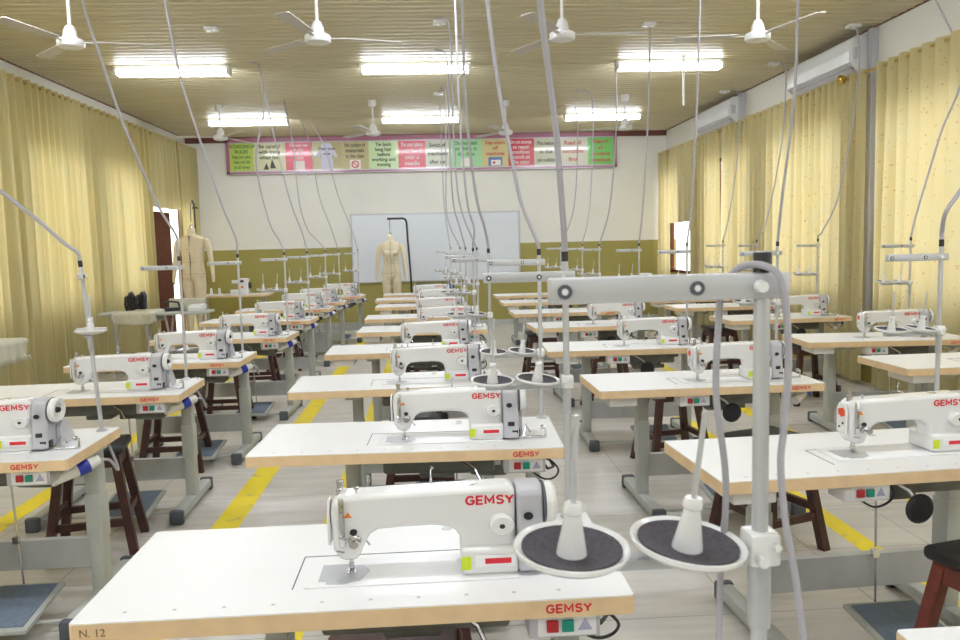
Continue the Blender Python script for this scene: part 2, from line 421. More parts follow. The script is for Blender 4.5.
ordl = ['eighth', 'seventh', 'sixth', 'fifth', 'fourth', 'third', 'second']
for i, (a, c) in enumerate(lc):
    curtain('curtain', -1, a, c-.02, .05, LZ, i, M_curtl, 'yellow pleated curtain on the left wall, %s drop from the back wall' % ordl[i])
curtain('curtain', -1, 12.50, 13.72, 2.24, LZ, 31, M_curtl, 'short yellow curtain hanging above the brown door on the left')
curtain('curtain', -1, 13.72, 14.78, .05, LZ, 32, M_curtl, 'yellow curtain in the back left corner behind the mannequin')
rc = [(.5, 2.4), (2.4, 4.3), (4.3, 5.9), (5.9, 7.51), (7.65, 9.2), (9.2, 10.4), (10.4, 11.42), (11.62, 12.85)]
ordr = ['ninth', 'eighth', 'seventh', 'sixth', 'fifth', 'fourth', 'third', 'second']
for i, (a, c) in enumerate(rc):
    curtain('curtain', 1, a, c-.01, .05, RZ, 50+i, M_curt, 'cream yellow floral curtain on the right wall, %s drop from the back' % ordr[i])
curtain('curtain', 1, 12.85, 14.12, 1.83, RZ, 71, M_curt, 'short floral curtain above the uncovered brown window frame on the right')
curtain('curtain', 1, 14.12, 14.78, .05, RZ, 72, M_curt, 'floral curtain in the back right corner of the room')
def rod(s, z, label):
    o = empty('curtain_rod', (s*(SIDE-.17), 0, z), 0, label, 'curtain rod')
    MB().tube([(0, .4, 0), (0, 14.75, 0)], .014, 10).build('rod', M_gold, o)
    b = MB()
    for y in (.6, 4, 7.8, 11.5, 14.6): b.box(min(0, s*.17), max(0, s*.17), y-.012, y+.012, -.015, .015)
    b.build('bracket', M_gold, o)
    return o
rod(-1, LZ-.035, 'brass curtain rod along the left wall'); rr = rod(1, RZ-.035, 'brass curtain rod along the right wall below the air conditioners')
MB().lathe([(0, -.05), (.035, -.035), (.05, 0), (.035, .035), (0, .05)], (-.07, 7.98, -.0), 14, 'Y').build('finial', M_gold, rr)

# ------------------------------------------------------------------ ceiling lights
def make_light():
    o = empty('fluorescent_light', (0, 0, 0))
    MB().box(-.63, .63, -.075, .075, -.045, 0, .006).build('fixture_body', M_fan, o)
    MB().prism([(-.08, -.045), (.08, -.045), (.075, -.075), (.05, -.098), (-.05, -.098), (-.075, -.075)], -.595, .595, 'X').build('tube_bloom', M_tube, o)  # merged bloom of the twin tubes, shaped as one wide emissive bar
    for x in (-.61, .61): MB().box(x-.014, x+.014, -.085, .085, -.102, -.04, .004).build('end_cap', M_fan, o)
    return o
lp = None
lt_rows = [(12.75, 'in the row nearest the back wall'), (9.15, 'in the second row from the back wall'), (5.55, 'in the third row from back'), (1.95, 'in the row above the camera'), (-1.6, 'in the row behind the camera')]
for y, rn in lt_rows:
    for x, cn in ((-2.84, 'left'), (-.14, 'middle'), (2.79, 'right')):
        o = make_light() if lp is None else copy_tree(lp)
        lp = lp or o
        o.location = (x, y, CEIL-.008); tag(o, 'lit fluorescent ceiling light, %s one %s' % (cn, rn), 'ceiling light', 'fluorescent lights on the ceiling')

# ------------------------------------------------------------------ ceiling fans
def make_fan():
    o = empty('ceiling_fan', (0, 0, 0))
    MB().lathe([(0, 0), (.055, 0), (.06, -.03), (.05, -.08), (.02, -.10), (0, -.10)], n=18).build('canopy', M_fan, o)
    MB().tube([(0, 0, -.08), (0, 0, -.37)], .0125, 10).build('downrod', M_fan, o)
    MB().lathe([(0, -.32), (.03, -.33), (.048, -.37), (.055, -.415), (.055, -.425), (.088, -.43), (.100, -.44), (.100, -.475), (.092, -.487), (.05, -.497), (0, -.50)], n=24).build('motor_housing', M_fan, o)
    for k in range(3):
        m = Matrix.Rotation(2*pi*k/3, 4, 'Z')
        t = Matrix.Rotation(rad(7), 4, 'X')
        b = MB(); b.box(.09, .2, -.015, .015, -.455, -.448, m=m)
        b.prism([(.16, -.040), (.64, -.056), (.66, -.04), (.66, .04), (.64, .056), (.16, .040)], -.004, .002, 'Z', m=m @ Matrix.Translation((0, 0, -.446)) @ t)
        b.build('blade', M_fanb, o, smooth=False)
    return o
fp = None
for x, y, a, lb in ((-2.72, 6.33, 252, 'white ceiling fan at the front left, partly above the frame'), (-.84, 6.27, 256, 'white ceiling fan in the front row, second from left'),
                  (1.06, 6.26, 238, 'white ceiling fan in the front row, third from left behind the thick conduit'), (2.66, 6.34, 289, 'white ceiling fan in the front row, nearest the right wall'),
                  (-2.98, 11.55, 308, 'small looking white ceiling fan at the back left by the banner end'), (-.80, 11.35, 253, 'white ceiling fan at the back, above the middle left of the banner'),
                  (1.10, 11.50, 247, 'white ceiling fan at the back, above the middle right of the banner'), (2.78, 11.2, 270, 'white ceiling fan at the back right, past the banner end'),):
    o = make_fan() if fp is None else copy_tree(fp)
    fp = fp or o; o.location = (x, y, CEIL-.004); o.rotation_euler.z = rad(a); tag(o, lb, 'ceiling fan', 'ceiling fans')

# ------------------------------------------------------------------ air conditioners
def make_ac():
    o = empty('air_conditioner', (0, 0, 0))     # local: back at x=0, sticks out towards -x, along y
    pr = [(0, 0), (0, .36), (-.17, .36), (-.215, .33), (-.235, .20), (-.225, .10), (-.13, .0)]
    b = MB().prism(pr, 0, 1.45).build('body', M_ac, o); bevel_mod(b, .012)
    MB().prism([(-.237, .20), (-.243, .20), (-.234, .095), (-.226, .095)], .02, 1.43).build('front_panel', M_ac, o, smooth=False)
    MB().prism([(-.222, .075), (-.228, .078), (-.150, .006), (-.143, .004)], .06, 1.39).build('louvre', M_grey, o, smooth=False)
    MB().prism([(-.06, .0), (-.06, -.006), (-.2, .05), (-.2, .06)], .06, 1.39).build('outlet_slot', M_cap, o, smooth=False)
    MB().box(-.20, -.14, -.004, .002, .12, .24).build('side_grille', M_grey, o, smooth=False)
    return o
ac = make_ac(); ac.location = (SIDE-.001, 7.82, 3.165); tag(ac, 'white split air conditioner high on the right wall, nearer one', 'air conditioner')
a2 = copy_tree(ac); a2.location = (SIDE-.001, 11.06, 3.165); tag(a2, 'white split air conditioner high on the right wall, farther one', 'air conditioner')
for y, lb in ((7.84, 'pale vertical cable duct beside the nearer air conditioner'), (11.16, 'pale vertical cable duct beside the farther air conditioner')):
    o = MB().box(SIDE-.07, SIDE, y-.12, y-.04, .3, CEIL-.03, .004).build('cable_duct', M_grey); tag(o, lb, 'cable duct')

# small conduit boxes on the ceiling
for x, y, lb in ((-1.99, 7.6, 'small white junction box on the ceiling, at left above the lit tube'), (.12, 7.45, 'small white junction box on the ceiling before the middle light'), (.13, 10.85, 'small white junction box on the ceiling behind the middle light'),
              (2.12, 7.58, 'white junction box on the ceiling left of the right light'), (4.2, 7.71, 'white junction box on the ceiling by the nearer air conditioner'), (4.1, 9.3, 'white junction box on the ceiling edge between the air conditioners'), (4.15, 11.0, 'white junction box on the ceiling by the farther air conditioner')):
    b = MB().box(-.06, .06, -.045, .045, -.03, 0, .005)
    b.lathe([(0, -.045), (.016, -.045), (.016, -.02), (0, -.02)], n=10)
    o = b.build('junction_box', M_fan, loc=(x, y, CEIL-.006)); tag(o, lb, 'junction box')
o = MB().tube([(2.9, 8.95, CEIL-.008), (2.9, 8.95, CEIL-.55)], .013, 10).lathe([(0, 0), (.03, 0), (.03, -.02), (.013, -.03), (0, -.03)], (2.9, 8.95, CEIL-.006), 12).build('hanging_rod', M_fan); tag(o, 'short white rod hanging from the ceiling below the right light', 'rod')

# ------------------------------------------------------------------ banner, whiteboard
bn = empty('banner', (-.115, BACK, 2.92), 0, 'long framed banner of coloured workshop rule posters below the ceiling', 'banner')
f = MB(); W2 = 3.62
f.box(-W2, W2, -.07, -.045, 0, .05).box(-W2, W2, -.07, -.045, .57, .66).box(-W2, -W2+.06, -.07, -.045, 0, .66).box(W2-.06, W2, -.07, -.045, 0, .66).box(-W2, W2, -.045, -.041, .02, .64)
f.build('frame', M_frame, bn, smooth=False)
f = MB(); f.box(-W2+.05, W2-.05, -.076, -.070, .04, .055).box(-W2+.05, W2-.05, -.076, -.070, .56, .575).box(-W2, W2, -.076, -.07, -.004, .008)
f.build('inner_trim', M_alu, bn, smooth=False)
def pm(n, c): return mat('poster_' + n, c, .3, coat=.3, var=.02)
TW_, TB, TR, TG = mat('print_white', (.85, .80, .80), .5, var=.01), mat('print_dark', (.05, .06, .05), .5, var=.01), mat('print_red', (.55, .06, .05), .5, var=.01), mat('print_green', (.05, .22, .05), .5, var=.01)
posters = [(.020, 233, 256, (.50, .62, .12), ['WORKSHOP', 'RULES', 'Keep your place', 'clean and tidy', 'at all times'], TG),
 (0, 256, 287, (.68, .66, .42), ['Be careful', 'with irons', 'when hot'], TB), (0, 287, 313, (.72, .07, .13), ['Do not run', 'in the', 'class', 'room'], TW_),
 (0, 313, 341, (.48, .44, .22), ['Wear your', 'coat'], TB), (0, 341, 368, (.55, .48, .27), ['No cutting of', 'materials', 'in the class'], TB),
 (0, 368, 397, (.60, .78, .45), ['Tie back', 'long hair', 'before', 'working and', 'ironing'], TB), (0, 397, 424, (.72, .10, .14), ['Do not place', 'your hands', 'near a', 'needle'], TW_),
 (0, 424, 448, (.60, .60, .50), ['Switch off', 'machines', 'after use'], TB), (0, 448, 480, (.38, .68, .38), ['Do not eat', 'or drink in', 'the class'], TG),
 (0, 480, 506, (.66, .58, .28), ['Keep scissors', 'off', 'machines'], TR), (0, 506, 532, (.60, .04, .07), ['Do not attempt', 'to repair', 'machines', 'yourself; ask', 'the tutor'], TW_),
 (0, 532, 556, (.52, .52, .36), ['Pins belong', 'in the', 'pin cushion'], TB), (0, 556, 586, (.66, .64, .52), ['Read all', 'instructions', 'first'], TR), (0, 586, 612, (.20, .60, .16), ['Report', 'all', 'accidents', 'immediately'], TR)]
for i, (_, p0, p1, c, lines, tm) in enumerate(posters):
    x0 = -3.56 + (p0-233)/(612-233)*7.12; x1 = -3.56 + (p1-233)/(612-233)*7.12
    p = MB().box(x0, x1, -.056, -.046, .05, .57).build('poster', pm(str(i), c), bn, smooth=False)
    p['label'] = 'poster reading ' + ' '.join(lines[:2])
    icon = i in (1, 2, 3, 4, 9, 8)
    hh = .30 if icon else .46; sz = min(.105, hh/len(lines)*.95); z = .52
    if i == 3: sz = .07
    for k, l in enumerate(lines):
        if i == 3: zz = .44 - k*.09
        else: zz = .545 - (k+.5)*hh/len(lines)
        t = text_obj('lettering', l, sz, ((x0+x1)/2, -.0575, zz), p, tm, off=.002, sx=min(1., (x1-x0)*.92/(len(l)*sz*.52)))
    xm = (x0+x1)/2
    if i == 1: MB().prism([(xm-.12, .08), (xm-.02, .08), (xm-.06, .2)], -.058, -.056).prism([(xm, .1), (xm+.11, .1), (xm+.04, .27)], -.058, -.056).build('flat_iron_drawing', TB, p, smooth=False)
    if i == 2: MB().box(xm-.10, xm+.10, -.058, -.056, .07, .23).build('white_patch', TW_, p, smooth=False)
    if i == 3: MB().prism([(xm-.07, .54), (xm+.07, .54), (xm+.2, .30), (xm+.15, .28), (xm+.1, .36), (xm+.12, .06), (xm-.12, .06), (xm-.1, .36), (xm-.15, .28), (xm-.2, .30)], -.0575, -.056).build('coat_drawing', mat('print_pale', (.66, .64, .82), .5), p, smooth=False)
    if i == 4:
        MB().box(xm-.10, xm+.10, -.0575, -.056, .06, .23).build('white_patch', TW_, p, smooth=False)
        MB().lathe([(.05, -.0585), (.07, -.0585), (.07, -.0575), (.05, -.0575), (.05, -.0585)], (xm, 0, .145), 20, 'Y').box(-.06, .06, -.0585, -.0575, -.008, .008, m=Matrix.Translation((xm, 0, .145)) @ Matrix.Rotation(rad(40), 4, 'Y')).build('prohibition_sign', TR, p, smooth=False)
    if i == 9:
        MB().box(xm-.13, xm+.13, -.0575, -.056, .07, .23).build('picture', mat('print_blue', (.12, .2, .5), .5), p, smooth=False)
        MB().box(xm-.08, xm+.10, -.0585, -.0575, .08, .18).build('picture_light', TW_, p, smooth=False)
        MB().box(xm-.05, xm+.0, -.0595, -.0585, .11, .15).build('picture_red', TR, p, smooth=False)
    if i == 8: MB().box(xm-.10, xm+.06, -.0575, -.056, .07, .22).build('white_patch', TW_, p, smooth=False)
wb = empty('whiteboard', (.06, BACK, .86), 0, 'large blank whiteboard with thin aluminium frame on the back wall', 'whiteboard')
MB().box(-1.56, 1.56, -.03, -.005, .02, 1.27).build('writing_surface', M_board, wb, smooth=False)
f = MB(); f.box(-1.585, 1.585, -.038, 0, 0, .025).box(-1.585, 1.585, -.038, 0, 1.265, 1.29).box(-1.585, -1.56, -.038, 0, 0, 1.29).box(1.56, 1.585, -.038, 0, 0, 1.29)
f.build('frame', M_alu, wb, smooth=False)

# ------------------------------------------------------------------ sewing table
def make_table(kind, near=False):
    """kind L / C : switch box at the right end ; R : switch box near the middle. Local origin: front-left corner on the floor."""
    o = empty('sewing_table', (0, 0, 0))
    t = .042
    ch = .007
    def outline(i=0.):
        return [(ch+i*.4, i), (TW-ch-i*.4, i), (TW-i, ch), (TW-i, TD-ch), (TW-ch, TD-i), (ch, TD-i), (i, TD-ch), (i, ch)]
    MB().prism(outline(), TH-t, TH-.003, 'Z').build('tabletop', M_wood, o, smooth=False)
    MB().prism(outline(.0012), TH-.003, TH, 'Z').build('laminate', M_lam, o, smooth=False)
    # two Z shaped leg stands
    for x in (.34, 1.115):
        b = MB(); b.box(x-.03, x+.03, .40, .48, .06, TH-t-.03, .006)
        b.box(x-.045, x+.045, .12, .50, TH-t-.035, TH-t-.001, .004)
        b.box(x-.034, x+.034, .396, .484, .30, .50, .004)
        lg = b.build('leg', M_leg, o)
        b = MB(); b.box(x-.033, x+.033, .10, .76, .02, .075, .012); b.build('foot', M_leg, lg)
        for y0_ in (.085, .73): MB().box(x-.038, x+.038, y0_, y0_+.045, 0, .082, .012).build('foot_cap', M_cap, lg)
        for z in (.36, .48): MB().lathe([(0, 0), (.009, 0), (.009, -.004), (0, -.004)], (x, .398, z), 10, 'Y').build('bolt', M_satin, lg)
    pr = [(.425, .17), (.46, .17), (.46, .182), (.433, .182), (.433, .29), (.46, .29), (.46, .30), (.425, .30)]
    MB().prism(pr, .375, 1.085, 'X').build('crossbar', M_chan, o, smooth=False)
    MB().tube([(.34, .17, .05), (1.115, .17, .05)], .008, 8).build('pedal_bar', M_leg, o)
    # pedal with rubber mat
    m = Matrix.Translation((.82, .24, .085)) @ Matrix.Rotation(rad(7), 4, 'X')
    pd = MB().box(-.15, .15, -.18, .18, -.012, .008, .006, m=m).build('pedal', M_leg, o)
    MB().box(-.128, .128, -.155, .158, .008, .013, .002, m=m).build('pedal_mat', M_rubber, pd)
    MB().tube([(.80, .41, .10), (.785, .40, .56)], .0045, 6).box(.775, .80, .39, .41, .30, .33).build('treadle_rod', M_steel, o)
    MB().box(.74, .93, .385, .397, .558, .588, .002).build('clutch_lever', M_motor, o)
    # motor
    b = MB(); b.lathe([(0, -.10), (.055, -.10), (.075, -.08), (.08, 0), (.08, .06), (.06, .09), (0, .09)], (.93, .36, .635), 20, 'X')
    b.box(.86, .99, .30, .42, .67, TH-t, .008)
    mo = b.build('motor', M_motor, o)
    if kind == 'R': mo.location.x = -.16
    MB().lathe([(0, 0), (.045, 0), (.045, .03), (.02, .035), (0, .035)], (1.02, .36, .635), 18, 'X').build('motor_pulley', M_black, mo)
    MB().box(.90, .97, .278, .2795, .62, .66).build('rating_plate', M_lam, mo, smooth=False)
    # oil pan under the bed
    b = MB(); b.box(.58 if kind == 'R' else .50, .94, .13, .33, .635, TH-t, .012); b.box(.64, .78, .16, .30, .605, .64, .01); b.build('oil_pan', M_motor, o)
    kx = -.155 if kind == 'R' else 0.
    b = MB(); b.tube([(.80+kx, .12, .70), (.86+kx, .10, .66), (.88+kx, .08, .62)], .006, 6)
    kp = b.build('knee_lever', M_steel, o)
    if kind == 'R':
        MB().lathe([(0, -.012), (.04, -.012), (.052, 0), (.04, .012), (0, .012)], (.725, .07, .605), 20, 'Y').build('knee_pad', M_black, kp)
    # switch box
    sx = {'L': 1.045, 'C': 1.055, 'R': .515}[kind]
    b = MB(); b.box(sx-.085, sx+.075, .03, .13, TH-t-.062, TH-t, .005); sb = b.build('switch_box', M_grey if kind != 'R' else M_white, o)
    MB().box(sx-.065, sx+.065, .027, .031, TH-t-.056, TH-t-.006, .001).build('face_plate', M_lam, sb, smooth=False)
    MB().box(sx-.046, sx-.020, .018, .028, TH-t-.044, TH-t-.018, .002).build('stop_button', M_btnr, sb)
    MB().box(sx-.012, sx+.014, .018, .028, TH-t-.044, TH-t-.018, .002).build('start_button', M_btng, sb)
    MB().prism([(sx+.024, TH-t-.044), (sx+.056, TH-t-.044), (sx+.040, TH-t-.016)], .0255, .028).build('warning_triangle', M_ltri, sb, smooth=False)
    logo(.0165, (sx+.0 if kind != 'R' else 1.07, -.0004, TH-.0215), o, 1.0)
    if kind in 'LR' and not (kind == 'R' and near):
        # white plug with blue collar hanging from the right end
        m = Matrix.Translation((1.16, .17, .672)) @ Matrix.Rotation(rad(-48), 4, 'Z') @ Matrix.Rotation(rad(14), 4, 'X')
        pg = MB().lathe([(0, -.10), (.022, -.10), (.025, -.03), (.028, .0), (0, .0)], n=14, axis='Y', m=m).build('power_plug', M_white, o)
        MB().lathe([(0, 0), (.031, 0), (.031, .045), (0, .045)], n=14, axis='Y', m=m).build('plug_collar', M_blue, pg)
        MB().lathe([(0, .045), (.026, .045), (.02, .09), (0, .09)], n=14, axis='Y', m=m).build('plug_tail', M_white, pg)
        MB().tube(spl([Vector(q) for q in ((1.225, .23, .694), (1.25, .27, .68), (1.25, .34, .62), (1.22, .42, .62), (1.17, .47, .70))], 4), .006, 6).build('plug_cable', M_conduit, o)
    else:
        b = MB()
        b.tube(spl([Vector(q) for q in ((sx+.07, .08, .70), (sx+.10, .07, .69), (sx+.13, .09, .65), (sx+.12, .12, .61), (sx+.08, .13, .60), (sx+.03, .14, .63))], 4), .004, 6)
        b.tube([(sx+.07, .09, .68), (sx+.09, .10, .65), (sx+.12, .16, .64), (sx+.10, .24, .67), (sx+.02, .30, .69)], .005, 6)
        b.build('switch_cable', M_cable, o)
    # white storage drawer under the left end
    if not (kind == 'C' and near):
        MB().box(.06, .21, .05, .30, TH-t-.055, TH-t-.004, .008).build('drawer', M_white, o)
    # row of small screw heads, on the rear the hinge plugs
    b = MB()
    for x in (.10, .205, .31, .415, .52, .625, .73, .835, .94, 1.04): b.lathe([(0, .0006), (.0045, .0004), (.005, 0), (0, 0)], (x, .045, TH), 8)
    b.build('screw_heads', M_grey, o)['kind'] = 'stuff'
    b = MB()
    for x, y in ((.80, .455), (.80, .485)): b.lathe([(0, .0012), (.014, .001), (.015, 0), (0, 0)], (x, y, TH), 14)
    b.build('hinge_plugs', M_grey, o)
    # machine cut-out gasket line
    b = MB()
    x0, x1, y0, y1 = .445, .93, .115, .30
    g = .003
    b.box(x0, x1, y1, y1+g, TH, TH+.0008).box(x0-g, x0, y0, y1+g, TH, TH+.0008)
    b.build('gasket', M_cap, o, smooth=False)
    return o

tabs = {}
TP = {'C': make_table('C', False), 'Cn': make_table('C', True), 'L': make_table('L'), 'R': make_table('R'), 'Rn': make_table('R', True)}
used = set()
# key: (proto, x, y, yaw deg)
TABLES = {
 'C0': ('Cn', -.77, .28, 0), 'C1': ('Cn', -.785, 1.609, .2), 'C2': ('Cn', -.728, 2.905, -2.1), 'C3': ('Cn', -.81, 4.204, .9), 'C4': ('C', -.814, 5.669, .4),
 'C5': ('C', -.725, 7.109, -1.7), 'C6': ('C', -.76, 8.393, .6), 'C7': ('C', -.77, 10.04, 0), 'C8': ('C', -.864, 11.348, .5), 'C9': ('C', -.82, 12.50, 0),
 'R1': ('Rn', .875, .875, 0), 'R2': ('Rn', .888, 2.359, 3.1), 'R3': ('R', .834, 3.924, .7), 'R4': ('R', .79, 5.454, -1.8), 'R5': ('R', .897, 6.995, 2.), 'R6': ('R', .866, 8.509, 1.1),
 'R7': ('R', .892, 10.131, .7), 'R8': ('R', .90, 11.56, 0),
 'L1': ('L', -2.602, 2.945, 1.2), 'L2': ('L', -2.597, 4.229, 1.7), 'L3': ('L', -2.568, 5.479, -.2), 'L4': ('L', -2.504, 6.935, -1.8), 'L5': ('L', -2.545, 8.525, -1.2),
 'L6': ('L', -2.54, 10.05, 0), 'L7': ('L', -2.50, 11.2, 0), 'L8': ('L', -2.349, 12.528, -.5),
 'S2': ('R', 2.686, 4.259, .8), 'S3': ('R', 2.703, 5.489, -4.6), 'S4': ('R', 2.76, 7.122, 2.5), 'S5': ('R', 2.72, 8.62, 0), 'S6': ('R', 2.79, 9.90, 0), 'S7': ('R', 2.80, 11.4, 0)}
ORD = ['', 'nearest', 'second', 'third', 'fourth', 'fifth', 'sixth', 'seventh', 'eighth', 'ninth']
COLN = {'C': 'centre column', 'R': 'right column', 'L': 'left column', 'S': 'far right column'}
def where(k):
    c, n = k[0], int(k[1])
    if c == 'S': n -= 1
    if n == 0: return 'just below the frame before centre column'
    return ('nearest' if n == 1 else ORD[n] + ' from camera') + ' in ' + COLN[c]
for k, (pr, x, y, a) in TABLES.items():
    o = TP[pr] if pr not in used else copy_tree(TP[pr])
    used.add(pr); tabs[k] = o
    o.location = (x, y, 0); o.rotation_euler.z = rad(a)
    tag(o, 'white topped sewing table with tan edge, ' + where(k), 'sewing table', 'industrial sewing tables')
def on(k, lx, ly, z):
    pr, x, y, a = TABLES[k]; a = rad(a); return Vector((x + lx*cos(a) - ly*sin(a), y + lx*sin(a) + ly*cos(a), z))
# handwritten number on the nearest table's front edge
text_obj('handwriting', 'N. 12', .024, (.022, -.0006, TH-.022), tabs['C1'], M_ink, off=0, align='LEFT')

# ------------------------------------------------------------------ sewing machine
def make_machine():
    o = empty('sewing_machine', (0, 0, 0))      # origin at the needle point on the bed
    body = [(-.038, .085), (-.043, .20), (-.038, .236), (-.018, .250), (.10, .254), (.25, .258), (.38, .262), (.398, .258), (.404, .24), (.404, .004), (.272, .004), (.270, .05), (.266, .110),
            (.256, .130), (.236, .143), (.20, .148), (.12, .147), (.070, .143), (.050, .128), (.036, .098), (.020, .052), (-.020, .052)]
    b = MB().prism(body, -.038, .042).build('arm', M_white, o, angle=60); bevel_mod(b, .016, 4)
    b = MB().box(.268, .408, -.062, .085, .002, .085, .014, 3).build('column_base', M_white, o)
    m = MB().box(-.105, .405, -.085, .085, 0, .0035, .0012).build('bed', M_lam, o)
    b = MB(); b.prism([(-.055, -.07), (-.01, -.075), (.025, -.055), (.045, 0), (.025, .035), (-.055, .035)], .0035, .005, 'Z')
    b.box(-.075, .0, -.055, .045, .0034, .0046); b.build('throat_plate', M_satin, o, smooth=False)
    # grey end cover + belt guard
    prf = [(-.07, .01), (.085, .01), (.09, .06), (.06, .22), (.045, .255), (-.02, .262), (-.045, .24), (-.055, .12)]
    b = MB().prism(prf, .406, .470, 'X').build('end_cover', M_grey, o); bevel_mod(b, .01, 3)
    b = MB().prism([(.02, .0), (.15, .0), (.155, .02), (.09, .12), (.05, .14), (.02, .10)], .472, .488, 'X').build('belt_guard', M_grey, o, smooth=False)
    b = MB().lathe([(0, .0), (.055, .0), (.062, .006), (.062, .022), (.054, .030), (.035, .026), (.030, .018), (0, .018)], (.472, .0, .195), 28, 'X').build('handwheel', M_white, o)
    MB().lathe([(0, .018), (.016, .018), (.012, .03), (0, .03)], (.472, .0, .195), 14, 'X').build('hub', M_black, b)
    MB().lathe([(.062, .004), (.0635, .006), (.0635, .009), (.062, .011)], (.466, .0, .195), 28, 'X').build('wheel_groove', M_cap, b)
    b = MB(); b.box(.425, .452, -.064, -.054, .070, .092, .003).box(.440, .466, -.066, -.052, .030, .05, .003).box(.452, .476, -.05, -.02, .012, .05, .004); b.build('switch_block', M_black, o)
    # bobbin winder
    b = MB(); b.box(.485, .58, -.045, -.03, 0, .012, .003).tube([(.58, -.03, .0), (.58, -.03, .05), (.565, -.03, .055)], .005, 8).lathe([(0, 0), (.012, 0), (.012, .012), (0, .012)], (.56, -.03, .052), 12, 'X').tube([(.49, -.04, .01), (.5, -.01, .06), (.52, 0, .02)], .004, 6)
    b.build('bobbin_winder', M_steel, o)
    # stitch dial and its scale, oil window
    b = MB().lathe([(0, -.026), (.026, -.026), (.030, -.022), (.031, 0), (0, 0)], (.368, -.038, .150), 24, 'Y').build('stitch_dial', M_white, o)
    MB().lathe([(0, -.0275), (.007, -.0275), (.007, -.0255), (0, -.0255)], (.368, -.038, .150), 12, 'Y').build('dial_centre', M_black, b)
    MB().lathe([(0, 0), (.012, 0), (.012, -.002), (0, -.002)], (.432, -.056, .175), 12, 'Y').build('oil_window', M_black, o)
    MB().lathe([(0, .004), (.014, .003), (.016, 0), (0, 0)], (.30, .0, .2585), 16).build('oil_cap', M_steel, o)
    b = MB().box(.30, .40, -.0665, -.062, .028, .066, .003).build('data_plate', M_lam, o)
    MB().box(.325, .388, -.0675, -.0665, .040, .056).build('red_label', M_red, b, smooth=False)
    MB().box(.268, .292, -.0640, -.0618, .022, .062).build('green_sticker', M_yel, o, smooth=False)
    MB().prism([(-.010, .186), (.010, .186), (0, .203)], -.0395, -.0380).build('warning_sticker', M_org, o, smooth=False)
    b = MB().prism([(-.030, .10), (.030, .10), (.034, .205), (.018, .235), (-.018, .235), (-.034, .205)], -.051, -.044, 'X')
    fp_ = b.build('face_cover', M_white, o); bevel_mod(fp_, .003, 2)
    MB().prism([(-.022, .180), (.0, .172), (.018, .182), (.018, .205), (-.01, .215), (-.022, .205)], -.0525, -.0508, 'X').build('red_face_label', mat('face_label_red', (.75, .09, .04), .4), fp_, smooth=False)
    MB().lathe([(0, 0), (.005, 0), (.005, .002), (0, .002)], (-.053, -.01, .145), 10, 'X').lathe([(0, 0), (.005, 0), (.005, .002), (0, .002)], (-.053, .012, .125), 10, 'X').build('face_screws', M_black, fp_)
    # thread guides, take-up lever slot, tension discs
    b = MB(); b.box(-.022, -.008, -.047, -.036, .10, .245, .003); b.build('take_up_cover', M_steel, o)
    b = MB(); b.tube([(-.015, -.046, .205), (-.014, -.058, .215), (-.012, -.058, .225)], .0025, 6).tube([(-.025, -.045, .13), (-.005, -.056, .128), (.012, -.05, .135)], .002, 6).tube([(-.03, -.044, .09), (-.01, -.052, .088)], .0025, 6)
    b.build('thread_guide', M_steel, o)
    b = MB(); b.lathe([(0, 0), (.016, 0), (.016, -.004), (.008, -.006), (.016, -.009), (.014, -.012), (.006, -.014), (.006, -.026), (.011, -.028), (.011, -.036), (0, -.036)], (.015, -.038, .118), 16, 'Y'); b.build('tension_dial', M_steel, o)
    b = MB(); b.lathe([(0, 0), (.009, 0), (.009, -.006), (0, -.008)], (.012, -.038, .143), 12, 'Y'); b.build('small_tension_dial', M_black, o)
    b = MB(); b.lathe([(0, .24), (.011, .24), (.011, .262), (.008, .265), (.008, .275), (.0095, .277), (.0095, .286), (0, .287)], (-.02, .0, 0), 14); b.build('pressure_knob', M_steel, o)
    b = MB(); b.tube([(.02, -.015, .24), (.02, -.015, .268)], .003, 6).box(.014, .026, -.02, -.01, .262, .27, .001); b.build('thread_post', M_steel, o)
    b = MB(); b.tube([(0, 0, .06), (0, 0, .022)], .004, 8).tube([(0, 0, .024), (0, 0, .004)], [.0018, .0008], 6).box(-.006, .006, -.006, .006, .02, .034, .001); b.build('needle_bar', M_steel, o)
    b = MB(); b.tube([(0, .018, .07), (0, .016, .014)], .0035, 8).box(-.005, .005, .004, .02, .010, .026, .001).box(-.011, -.003, -.018, .010, .0055, .009, .001).box(.003, .011, -.018, .010, .0055, .009, .001); b.build('presser_foot', M_steel, o)
    b = MB(); b.tube([(-.025, .05, .095), (.02, .075, .08), (.04, .07, .05)], .003, 6).tube([(.20, .02, .262), (.20, .05, .262)], .003, 6).tube([(.20, .05, .262), (.2, .05, .29), (.208, .05, .295), (.2, .05, .30)], .002, 6)
    b.build('knee_lifter_wire', M_steel, o)
    logo(.0235, (.341, -.0385, .222), o, .82)
    o.scale = (.965, .95, .785)
    return o
mp = None
MACH = [k for k in TABLES if k[0] in 'CL' and k not in ('C0',)] + ['R2', 'R3', 'R4', 'R5', 'S3', 'S4', 'S5', 'S6']
NEED = {'C1': (.570, .194), 'C2': (.585, .19), 'R2': (.585, .30), 'R3': (.59, .21), 'S3': (.50, .21), 'L2': (.61, .22)}
for k in MACH:
    if k == 'L6' and 0: continue
    if mp is None: mp = make_machine(); o = mp
    else: o = copy_tree(mp)
    lx, ly = NEED.get(k, ({'L': .615, 'C': .60, 'R': .585, 'S': .57}[k[0]], .20)); ly = min(max(ly, .19), .23)
    o.location = on(k, lx, ly, TH+.0003); o.rotation_euler.z = rad(TABLES[k][3])
    tag(o, 'white sewing machine on the table ' + where(k), 'sewing machine', 'white sewing machines')

